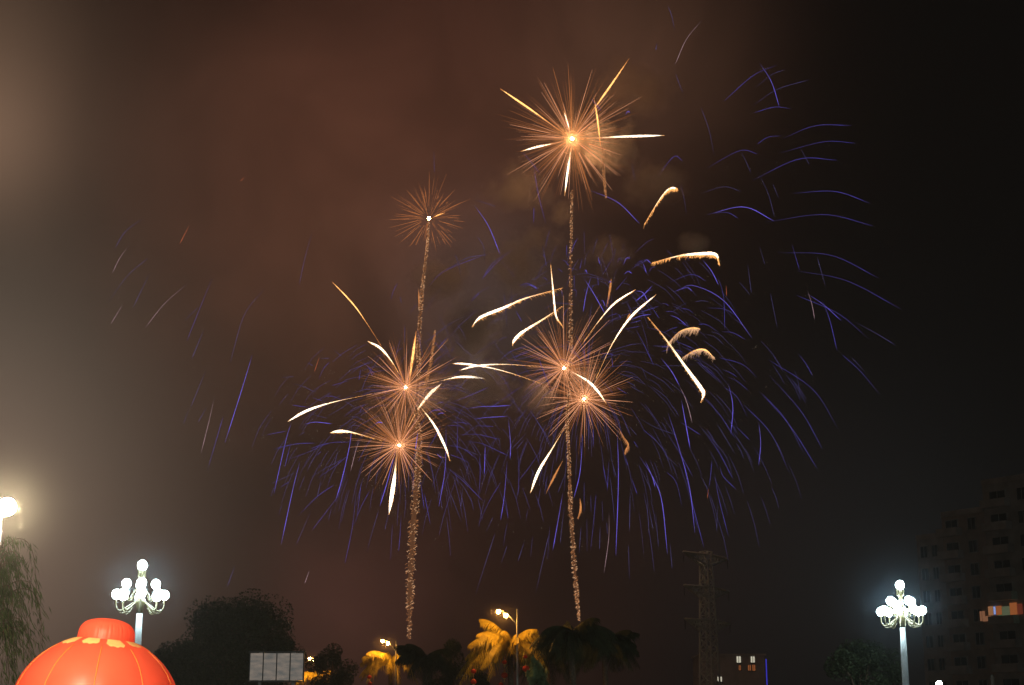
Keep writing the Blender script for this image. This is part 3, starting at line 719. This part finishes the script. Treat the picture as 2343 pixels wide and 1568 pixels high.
trail([(981, 512), (976, 575), (968, 640), (963, 700), (957, 790), (958, 850), (952, 930), (958, 1000), (957, 1060), (950, 1140), (942, 1250), (938, 1350), (936, 1456)],
      [3, 5, 7, 9, 9, 9, 11, 14, 15, 19, 21, 19, 8], 'thick twisting brown spark trail rising from the trees to the faint orange burst', 3, .38, 4)
trail([(1308, 440), (1306, 560), (1305, 680), (1305, 780), (1302, 880), (1297, 960), (1301, 1040), (1304, 1140), (1311, 1250), (1317, 1340), (1324, 1414)],
      [5, 6, 8, 8, 6, 7, 7, 9, 11, 11, 4], 'slim straight brown spark trail rising from the dark palms to the topmost burst', 5, .42, 4)
trail([(1378, 330), (1381, 400), (1386, 450)], [4, 5, 2], 'short faint spark trail hanging below the topmost burst', 6, .05, 1)
trail([(995, 760), (985, 830), (968, 900)], [2, 5, 3], 'short faint spark trail beside the upper twin burst', 8, .05, 1)

# --- blue spark trails, each traced as its own arc
SPARKS = '''
R3 823,418 900,540 952,703|Rp 443,135 340,262 265,430|R2 588,668 780,500 938,430|R1 795,580 900,495 988,461|R1 782,695 940,590 1150,527|R2 785,745 920,707 1030,718|R2 975,915 1190,830 1430,828
R2 955,1010 1250,935 1455,945|R2 775,1190 1080,1050 1335,1057|R2 808,950 880,905 968,897|R2 475,1110 690,995 808,1015|R2 142,1180 255,1035 315,1062|R1 440,1275 590,1232 700,1263|R2 1040,1275 1320,1263 1548,1340
R3 480,1415 720,1365 918,1458|R2 505,1408 610,1402 682,1440|R2 865,1465 1250,1415 1570,1490|R1 437,712 490,860 524,1030|R1 810,1130 880,1280 920,1430|R1 300,1210 325,1310 340,1410|R1 700,1000 735,1070 765,1140
R1 1090,975 1150,1085|R1 910,1215 950,1310|R1 220,45 245,110 262,200|R1 270,490 300,570 318,615|R1 147,288 138,330|S2 690,88 1010,105 1290,240|S2 800,195 1100,255 1420,422|S3 870,335 960,395 1068,492|S2 800,340 1050,450 1226,596
S1 1150,500 1280,570 1390,638|Sp 868,313 895,400 910,485|S2 953,363 1000,490 1043,670|S2 640,725 900,900 1050,1133|S2 640,815 830,1030 955,1250|S2 580,910 760,1110 924,1367|S2 600,925 740,1080 855,1297|S2 490,990 650,1160 762,1397
S2 1075,695 1180,790 1294,927|S1 1130,710 1210,797|S2 815,690 860,750 898,820|S1 792,785 815,870 825,975|S3 399,865 425,1000 413,1165|S3 578,1090 590,1220 578,1350|S2 372,885 450,945 513,1065|S2 345,712 480,750 570,830
S1 215,740 290,810 380,880|S2 392,825 450,850 515,905|S2 362,782 410,800 450,825|S3 70,322 150,296 185,318|S2 40,268 180,218 268,258|S3 100,312 190,283 370,372 538,595|S3 245,130 300,200 340,280|S2 335,225 370,350 377,545
S1 512,148 535,330|S1 583,50 615,160|S1 648,330 690,540|S2 775,38 820,190|S1 925,115 975,290|Sr 385,280 388,345|S3 0,715 60,790 110,880|Sp 110,880 150,970 185,1100|S3 120,960 145,1100 172,1250|S2 255,955 340,1040 440,1190
S2 435,1110 525,1200|S1 230,1120 380,1290 430,1450|S2 110,1090 235,1170|g2 1040,300 1160,470 1280,700|g3 730,140 800,360 910,760 958,1155|g2 860,560 930,880 1035,1280|g2 710,290 830,480 940,680|g1 700,440 770,660
g3 490,510 610,700 680,900 725,1335|g3 535,540 600,690 620,770|g2 720,640 800,730 850,940|g2 1125,650 1160,860 1242,1185|g1 1150,900 1142,1145|g2 1102,545 1090,680 1075,775|gr 1075,775 1062,865|g2 1170,598 1200,680 1310,790|g1 1000,660 1070,790
g3 300,300 310,700 288,1350|gp 230,985 228,1200 188,1495|g2 120,830 100,1060 75,1295|g2 230,540 215,800|g2 180,580 215,770|g1 240,500 295,690|g2 420,690 470,830|g2 365,520 392,585|g2 98,280 95,440|g2 5,320 0,500
g1 565,930 605,1135|g1 550,860 570,1170|g1 625,980 650,1280|g1 395,1260 403,1560|g1 745,1230 765,1460|g1 410,800 403,1145|g1 155,1095 150,1300|g2 520,280 650,400 740,540|g2 440,380 480,440|g1 1280,300 1390,470 1460,640
g1 1150,240 1300,490|g1 400,250 465,330|g1 480,180 620,260 810,330|g1 480,570 590,800|g1 560,290 700,460|g1 700,490 820,600|a2 825,5 760,130 715,270|a2 560,380 620,400 680,485|a2 480,525 520,540 570,585|a3 1170,318 1200,445
a2 905,340 860,540|a1 1075,165 970,300 940,480|a1 1160,5 1100,200 1080,300|a2 1425,320 1320,510 1225,660|a1 1340,80 1220,320|a3 945,590 965,545 985,605|a3 935,690 1100,950 1290,1290|a3 1055,650 970,950 918,1260|a2 1095,805 1020,940
a2 1490,440 1530,350 1570,400|a3 1600,465 1650,350 1715,345|a2 1805,455 1885,395 1930,430|a3 1940,410 2000,375 2070,440|a3 1930,430 1960,500 1990,600|a2 2030,580 2080,510 2150,485|a3 1605,625 1680,570 1745,605|a1 1680,205 1600,380
a2 1690,630 1540,810 1470,890|a3 1345,775 1370,740 1395,755|a3 1800,900 1930,930 2030,1110|a2 2030,1110 2130,1250 2210,1370|a3 2100,800 1960,950 1800,1080|a2 2110,880 1980,905|a3 1215,1075 1255,1070 1290,1160|a2 765,630 770,880
a2 740,880 800,900 790,1030|a1 225,115 260,270 300,500|a2 230,270 270,330|a2 640,120 640,330|a2 555,880 565,1000|a2 430,970 500,970|a3 0,790 80,820 140,860|a2 220,685 270,680 315,730|a2 860,1070 900,1070|a2 1165,655 1175,810
a2 1310,1360 1400,1310 1500,1285|a2 1490,1310 1530,1310 1555,1370|a3 1720,1400 1870,1330 2070,1295|a2 1840,1280 1920,1285 1990,1325|a2 1710,1450 1900,1400|a2 690,1175 620,1250 590,1330|a2 2220,1150 2080,1200 1900,1260|a1 1740,1040 1560,1130
a2 1650,1540 1880,1500|C2 480,85 330,180 240,305|C1 0,225 130,150 280,125|C2 520,355 580,340 650,365|C2 540,375 590,350 650,385|C2 490,540 535,620|C1 405,415 425,660|C1 460,370 460,500|C2 470,885 580,850|C2 660,890 700,1000 750,1120
C2 1000,740 1000,900|C2 1110,855 1220,865|C2 1200,870 1210,960|C1 1110,1040 1210,1150|C2 1240,1110 1320,1160|C2 1380,680 1440,790 1515,950|C1 1340,1100 1450,1160|C1 1430,970 1465,1060|C1 1500,800 1640,806
d2 240,680 320,695 390,745|d1 400,603 490,590 570,605|d2 540,675 750,690 890,770|d2 50,718 140,720 220,765|d3 100,760 200,800 315,895|d2 190,850 250,860 290,890|d2 0,620 60,630 95,655|d2 440,870 540,875 690,970
d1 590,957 700,995 830,1130|d2 715,957 850,970 1000,1050|d1 500,980 640,1020 740,1110|d2 160,1065 260,1105 380,1155|d2 25,975 110,930 200,900|d1 145,710 310,603|d2 0,1130 80,1140|d2 0,1195 90,1170|d2 175,1170 260,1200
d2 415,1315 480,1350 720,1560|d1 0,1360 200,1360 440,1345|L1 345,180 250,250 190,345|Lp 258,338 215,400 178,475|L1 370,395 260,490 150,640|Lp 235,642 170,750|Lp 580,535 460,640 355,770|L2 715,505 660,640 580,840|L1 380,475 290,660
Lr 596,213 540,320|L1 1000,560 890,700 812,962|L3 932,917 880,1090 785,1390|Lp 727,1150 700,1270 655,1450|L2 775,1250 690,1540|L1 670,785 605,940|L1 1255,255 1215,400 1185,540|L1 640,660 565,735|L1 685,1200 640,1280|L1 590,1210 560,1290
L1 680,1005 600,1200|Z1 537,1295 520,1342|Zp 708,1304 697,1335|Zr 560,405 550,415|M2 385,580 350,620 320,685|M1 170,708 230,725 300,760|M1 410,508 460,548|M2 400,720 500,690|b2 910,780 1020,785 1180,850|b2 705,803 860,850
b1 1200,860 1350,950|b2 410,910 530,930 660,945|b1 640,1030 780,1070 940,1110|b3 590,1200 750,1165 1000,1190|b1 1225,1085 1360,1090 1500,1150|b2 20,1360 150,1330 320,1300|b1 930,1080 1190,930|b1 500,1370 600,1310|b2 140,1560 400,1500 600,1475
b2 690,1560 850,1500 1000,1470|b1 630,280 720,330|b3 1640,1190 1700,1165 1750,1180|b1 1300,1240 1305,1215 1410,1220|b2 1455,270 1560,370 1630,460|b2 1430,370 1400,540|b1 1520,470 1440,700|b2 1410,1020 1480,890|b1 820,220 970,218
br 820,180 780,300 740,420|b1 240,505 440,490|e3 265,0 210,180 93,700|e3 350,385 280,660 165,1200|e2 262,190 200,440|e2 80,270 300,210 500,200|e2 185,380 430,290 640,200 850,190|e2 510,330 560,280|e1 60,605 200,540 330,480
e2 150,640 240,585|e1 430,555 600,450 770,360|e2 520,550 680,440 830,320|e3 865,30 840,230 770,540 700,780|ep 935,170 895,300 850,480|e1 725,280 690,420|e2 910,630 870,1020 795,1390|e2 955,600 910,960|e2 1040,670 950,840 880,1020
e2 330,920 520,730 690,610|e2 470,1060 610,880 760,680|e1 460,870 390,1030 310,1210|e3 1300,250 1220,560 1140,825|e3 1515,90 1490,270|e3 1795,30 1785,450 1723,830|e3 1700,300 1750,350|e2 1540,560 1580,860|e2 1580,700 1640,1010
e2 1350,910 1340,1100 1325,1270|e1 1400,760 1380,950|e1 1130,860 1070,1060 1010,1280|e1 1215,930 1190,1060|e2 1475,730 1475,870|e2 1600,280 1680,150 1740,30|e1 560,560 520,740|c3 370,525 440,480 530,475|c3 480,530 520,512 565,515
c2 470,410 510,385 560,382|c2 635,390 850,310 1090,205|c2 1165,180 1250,165 1330,150|c3 820,460 1000,435 1180,430 1360,420|c3 920,585 1050,565 1310,550|c2 600,660 720,660 820,690|c2 625,630 750,620 860,645|c3 1325,580 1350,870 1345,1060
c2 720,770 960,765 1220,825|c2 820,850 1000,870 1180,950 1330,1020|c2 590,890 780,930 930,1040|c2 620,1000 760,1050 870,1110|c3 1050,880 1040,1240|c2 985,1020 990,1250 970,1540|c2 1430,940 1450,1200 1440,1480|c2 725,550 720,770 715,1000
c1 640,870 780,930 990,1020|c1 580,1150 760,1270 880,1390|c2 930,660 1150,670|c1 780,780 950,660|c1 850,820 940,980|c1 1230,920 1210,800|c1 1380,610 1480,540|c2 1420,340 1580,290 1730,150|c1 600,270 760,150|c2 1100,460 1500,180
c1 1360,940 1540,750|c1 1830,610 1860,800|f2 415,880 520,650 640,450|f2 815,440 930,290 1050,110|f3 700,245 670,600 635,830|f2 680,600 710,820|f3 1250,560 1200,850 1150,1130|f1 1270,660 1240,900 1222,1070|f3 1445,0 1420,350 1360,610
f1 390,1560 490,1240 580,960|f1 870,1040 805,1240|f1 980,1560 1060,1200 1115,960|f1 640,1260 700,1080|f1 1430,900 1410,1160|f2 1550,880 1525,1115|f1 280,440 320,270|f1 140,570 250,850|f2 100,310 280,460 460,640|f1 120,370 260,490 355,660
f1 260,500 240,720|f1 1280,360 1200,560|f1 490,950 560,800|f1 940,320 970,410|f1 790,130 870,30|T1 890,50 895,270|T2 530,1365 490,1440 465,1530|T2 830,1400 1000,1240 1370,1090|T2 1370,1320 1500,1170 1690,1010|T1 1320,905 1380,1000 1390,1130
T1 1100,1080 1130,1160 1160,1310|T3 1295,600 1430,800 1545,1080|T2 1550,1140 1640,1240 1700,1320|T1 1300,540 1500,605|T2 1260,1540 1340,1460|A2 385,945 460,1030 535,1130|A2 490,1090 530,1320 590,1560|A2 490,1420 488,1560|A3 970,1280 1200,1380 1385,1560
A3 1265,640 1285,610 1305,620|A1 1320,1040 1345,1200|A1 1530,35 1525,90|A2 975,500 1060,605|h1 1060,870 1250,720 1420,600 1600,510|h2 1385,765 1250,920|h2 1480,890 1410,980|h1 740,255 760,340|h2 320,1180 380,1300
'''
MARKS = [('the topmost burst', 1308, 318), ('the faint orange burst', 981, 500), ('the upper twin burst', 928, 887), ('the lowest burst', 912, 1019), ('the long-rayed burst', 1290, 842),
         ('the wide burst', 1336, 913), ('the thickest comet', 1590, 850), ('the level thick comet', 1590, 590), ('the lone curved comet', 1512, 470), ('the pylon', 1610, 1330),
         ('the broad dark tree', 520, 1420), ('the thick trail', 945, 1200), ('the straight trail', 1307, 1200), ('the apartment roof', 2200, 1200), ('the chandelier lamp by the lantern', 325, 1330)]
COLN = {'1': ('faint', 'blue'), '2': ('thin', 'blue'), '3': ('bright', 'blue'), 'p': ('pale', 'pinkish'), 'r': ('tiny', 'red')}
MATN = {'1': 'b1', '2': 'b2', '3': 'b3', 'p': 'pk', 'r': 'rd'}
RADN = {'1': .030, '2': .033, '3': .043, 'p': .036, 'r': .044}
seen = {}
def spark_label(cls, P):
    (x0, y0), (x1, y1) = P[0], P[-1]; mx, my = [sum(p[i] for p in P) / len(P) for i in (0, 1)]
    ln = math.hypot(x1 - x0, y1 - y0); dx, dy = abs(x1 - x0), abs(y1 - y0)
    size = 'very short' if ln < 30 else 'short' if ln < 62 else 'mid-length' if ln < 115 else 'long' if ln < 190 else 'very long'
    sag = 0
    if len(P) > 2: sag = min(y0, y1) - min(p[1] for p in P)
    shape = 'arched' if sag > 2.5 else 'upright' if dx < dy * .22 else 'steep' if dx < dy * .75 else 'slanting' if dx < dy * 2.2 else 'nearly level'
    lead = ' ending ' if False else ' '
    mk = sorted(MARKS, key=lambda m: math.hypot(m[1] - mx, m[2] - my))
    b, c = COLN[cls]
    def rel(m):
        h = '' if abs(mx - m[1]) < 22 else ' on the lantern side' if mx < m[1] else ' on the building side'
        v = 'level with' if abs(my - m[2]) < 22 else 'above' if my < m[2] else 'below'
        return f'{v} {m[0]}{h}'
    opts = [f'{size} {b} {c} {shape} spark {rel(m)}' for m in mk[:4]]
    for i, o in enumerate(opts):
        if len(o.split()) <= 16 and o not in seen: seen[o] = 1; return o
    for tw in ('leaning toward the pylon', 'leaning toward the lantern', 'dimmer at its top', 'dimmer at its foot'):
        o = f'{size} {b} {c} {shape} spark {tw}, near {mk[0][0]}'
        if o not in seen and (('pylon' in tw and (x1 - x0) * (y0 - y1) > 0) or ('lantern' in tw and (x1 - x0) * (y0 - y1) < 0)): seen[o] = 1; return o
    seen[opts[0]] = seen.get(opts[0], 0) + 1; return opts[0]
r_ = random.Random(99)
for item in SPARKS.replace('\n', '|').split('|'):
    if not item.strip(): continue
    hd, *pp = item.split(); key, cls = hd[0], hd[1]
    P2 = [uv(key, *map(float, p.split(','))) for p in pp]
    Y0 = YF + r_.uniform(-26, 20); tl = r_.uniform(-7, 7); k = len(P2)
    P = [at(u, v, Y0 + tl * (i / (k - 1) - .5)) for i, (u, v) in enumerate(P2)]
    n = 14; line = smooth_line(P, n); mid = line[n // 2].copy(); line = [p - mid for p in line]
    rad = RADN[cls] * r_.uniform(.8, 1.15); rising = P2[0][1] > P2[-1][1]
    # burns up toward its newest end
    rr = []
    for i in range(n):
        t = i / (n - 1); s = .55 + .45 * math.sin(math.pi * (t ** 1.2)) ** .7
        rr.append(max(.018, rad * s * min(1, t * 5 + .2) * min(1, (1 - t) * 6 + .2)))
    a_, pw_ = r_.uniform(.25, .9), r_.uniform(.7, 2.2); gaps = r_.random() * 6
    heat = [max(.03, min(1, (.30 + .70 * (t / (n - 1)) ** pw_ if r_.random() < 2 else 0) * min(1, t * .5 + .1) * min(1, (n - 1 - t) * .7 + .12) * (.82 + .18 * math.sin(t * 2.1 + gaps)))) for t in range(n)]
    if cls in '12' and r_.random() < .35: heat = heat[::-1]
    m = MB(); m.tube(line, rr, 4)
    o = m.build('spark_trail', M[MATN[cls]], None, False, mid, burn=[h for h in heat for _ in range(4)])
    tag(o, spark_label(cls, P2), 'spark trail', 'blue spark trails of the fireworks' if cls in '123' else 'stray coloured spark trails')

# the hair-thin trails between them, far too many and too faint to tell apart
hair = MB(); r_ = random.Random(41)
for cu, cv, r0, r1, cnt, dn in ((1345, 870, 90, 520, 330, 1.0), (930, 960, 90, 350, 210, 1.0), (1400, 650, 30, 190, 26, .5)):
    for _ in range(cnt):
        th = r_.uniform(0, 6.283); rr0 = r0 + (r1 - r0) * r_.random() ** 1.25; ln = r_.uniform(22, 95)
        Y0 = YF + r_.uniform(-30, 24); c = at(cu + math.cos(th) * rr0, cv - math.sin(th) * rr0 * .82 + rr0 * .18, Y0); k_ = px(Y0)
        d = Vector((math.cos(th) * (1 - .35 * rr0 / r1), r_.uniform(-.4, .4), math.sin(th) - dn * (.45 + .9 * rr0 / r1))).normalized() * ln * k_
        g_ = Vector((0, 0, -.16 * ln * k_ * r_.uniform(.3, 1.2)))
        if c.z < 34: continue
        w_ = r_.uniform(.015, .028)
        hair.tube([c - d * .5, c - d * .2 + g_ * -.2, c + d * .15 - g_ * .2, c + d * .5 + g_], [w_ * .4, w_, w_, w_ * .4], 3)
hair.build('faint_blue_sparks', M['hair'])['kind'] = 'stuff'

# ------------------------------------------------------------------ smoke drifting round the bursts
def smoke(name, u, v, Y, rx, rz, dens, col, seed, scale=.22):
    r_ = random.Random(seed); c = at(u, v, Y)
    m = MB(); m.sphere((0, 0, 0), 1, 28)
    vs = []
    for x in m.v:
        p = Vector(x); d = 1 + .35 * noise.noise(p * 1.7 + Vector((seed * 3.1, 0, 0)))
        vs.append((p.x * rx * d, p.y * rx * d, p.z * rz * d))
    m.v = vs
    mm = bpy.data.materials.new('drifting_smoke'); mm.use_nodes = True; t = mm.node_tree; t.nodes.clear()
    o = t.nodes.new('ShaderNodeOutputMaterial'); vol = t.nodes.new('ShaderNodeVolumePrincipled')
    vol.inputs['Color'].default_value = (*col, 1); vol.inputs['Anisotropy'].default_value = .1
    tcn = t.nodes.new('ShaderNodeTexCoord'); n = t.nodes.new('ShaderNodeTexNoise'); n.inputs['Scale'].default_value = scale; n.inputs['Detail'].default_value = 4; n.inputs['Roughness'].default_value = .62
    off = t.nodes.new('ShaderNodeVectorMath'); off.operation = 'ADD'; off.inputs[1].default_value = (seed * 11.3, seed * 5.7, 0)
    t.links.new(tcn.outputs['Object'], off.inputs[0]); t.links.new(off.outputs[0], n.inputs['Vector'])
    # falls off toward the rim of the cloud
    sc_ = t.nodes.new('ShaderNodeVectorMath'); sc_.operation = 'MULTIPLY'; sc_.inputs[1].default_value = (1 / rx, 1 / rx, 1 / rz); t.links.new(tcn.outputs['Object'], sc_.inputs[0])
    le = t.nodes.new('ShaderNodeVectorMath'); le.operation = 'LENGTH'; t.links.new(sc_.outputs[0], le.inputs[0])
    rm = t.nodes.new('ShaderNodeMapRange'); rm.inputs['From Min'].default_value = .0; rm.inputs['From Max'].default_value = .92; rm.inputs['To Min'].default_value = .22; rm.inputs['To Max'].default_value = -.34; t.links.new(le.outputs['Value'], rm.inputs['Value'])
    ad = t.nodes.new('ShaderNodeMath'); ad.operation = 'ADD'; t.links.new(n.outputs[0], ad.inputs[0]); t.links.new(rm.outputs[0], ad.inputs[1])
    mr = t.nodes.new('ShaderNodeMapRange'); mr.inputs['From Min'].default_value = .36; mr.inputs['From Max'].default_value = .80; mr.inputs['To Max'].default_value = dens; t.links.new(ad.outputs[0], mr.inputs['Value'])
    t.links.new(mr.outputs[0], vol.inputs['Density']); t.links.new(vol.outputs[0], o.inputs['Volume'])
    mm.cycles.volume_sampling = 'MULTIPLE_IMPORTANCE' if hasattr(mm.cycles, 'volume_sampling') else None
    ob = m.build(name, mm, None, True, c); ob['kind'] = 'stuff'
    return ob
grey, tan = (.75, .72, .70), (.80, .66, .52)
smoke('smoke_cloud', 1392, 345, YF + 2, 9.0, 8.0, .30, grey, 1, .22)
smoke('smoke_cloud', 1308, 322, YF + 1, 12.0, 11.0, .024, tan, 2, .15)
smoke('smoke_cloud', 1450, 190, YF + 4, 12.0, 10.0, .10, tan, 3, .13)
smoke('smoke_cloud', 1285, 490, YF - 2, 3.6, 4.6, .30, grey, 4, .4)
smoke('smoke_cloud', 1090, 760, YF + 4, 8.5, 10.0, .60, grey, 5, .18)
smoke('smoke_cloud', 1112, 880, YF - 3, 8.5, 6.5, .60, grey, 6, .2)
smoke('smoke_cloud', 1225, 905, YF + 3, 7.0, 5.4, .42, grey, 7, .22)
smoke('smoke_cloud', 1335, 862, YF + 2, 6.0, 5.0, .16, grey, 8, .26)
smoke('smoke_cloud', 905, 950, YF + 4, 13.0, 12.0, .05, tan, 9, .18)
for k_, (u, v, rx, rz, dn, sc_) in enumerate(((1010, 640, 9, 7, .30, .2), (1180, 620, 8, 9, .30, .2), (1240, 560, 6, 5, .25, .25), (1500, 420, 10, 8, .16, .16), (1180, 440, 9, 8, .16, .16), (1400, 590, 7, 6, .30, .2), (1585, 560, 5, 3.5, .30, .25), (1000, 900, 7, 6, .30, .2))):
    smoke('smoke_cloud', u, v, YF + 3 - k_, rx, rz, dn, grey, 31 + k_, sc_)
for k_, (u, v) in enumerate(((928, 887), (912.5, 1019), (1290, 842), (1336, 913))):  # puffs added at the cores to give them a soft glow
    smoke('smoke_cloud', u, v, YF, 4.6, 4.2, .075, tan, 20 + k_, .2)
# ------------------------------------------------------------------ mist added round the lamps to stand in for their bloom
def halo_mist(p, r, dens, col):
    m = MB(); m.sphere((0, 0, 0), r, 24)
    mm = bpy.data.materials.new('lamp_halo_mist'); mm.use_nodes = True; t = mm.node_tree; t.nodes.clear()
    o = t.nodes.new('ShaderNodeOutputMaterial'); vol = t.nodes.new('ShaderNodeVolumePrincipled'); vol.inputs['Color'].default_value = (*col, 1)
    tcn = t.nodes.new('ShaderNodeTexCoord'); le = t.nodes.new('ShaderNodeVectorMath'); le.operation = 'LENGTH'; t.links.new(tcn.outputs['Object'], le.inputs[0])
    rm = t.nodes.new('ShaderNodeMapRange'); rm.interpolation_type = 'SMOOTHERSTEP'; rm.inputs['From Min'].default_value = r; rm.inputs['From Max'].default_value = 0; rm.inputs['To Max'].default_value = dens
    pw = t.nodes.new('ShaderNodeMath'); pw.operation = 'MULTIPLY'
    rm.interpolation_type = 'SMOOTHSTEP'; t.links.new(le.outputs['Value'], rm.inputs['Value']); t.links.new(rm.outputs[0], pw.inputs[0]); t.links.new(rm.outputs[0], pw.inputs[1])
    rm.inputs['To Max'].default_value = dens ** .5; t.links.new(pw.outputs[0], vol.inputs['Density']); t.links.new(vol.outputs[0], o.inputs['Volume'])
    ob = m.build('halo_mist', mm, None, True, p); ob['kind'] = 'stuff'
pl = at(325.5, 1338, 65); halo_mist(pl, 4.4, .006, (.70, .86, 1))
pl = at(2058, 1383, 74); halo_mist(pl, 5.0, .005, (.55, .76, 1))
for (u, v), Y_ in (((1148, 1404), 90), ((881, 1469), 118), ((712, 1509), 143)): halo_mist(at(u, v, Y_), 1.5, .028, (1, .9, .8))
halo_mist(at(16, 1160, 24.3), 1.7, .0038, (1, .94, .8))

# ------------------------------------------------------------------ the air
m = MB(); m.box((0, 165, 84.5), (420, 390, 171))
hz = bpy.data.materials.new('haze'); hz.use_nodes = True; t = hz.node_tree; t.nodes.clear()
o = t.nodes.new('ShaderNodeOutputMaterial'); vol = t.nodes.new('ShaderNodeVolumePrincipled')
vol.inputs['Color'].default_value = (.9, .9, .9, 1); vol.inputs['Density'].default_value = .0006; vol.inputs['Anisotropy'].default_value = .0
t.links.new(vol.outputs[0], o.inputs['Volume'])
ob = m.build('haze', hz); ob['kind'] = 'stuff'
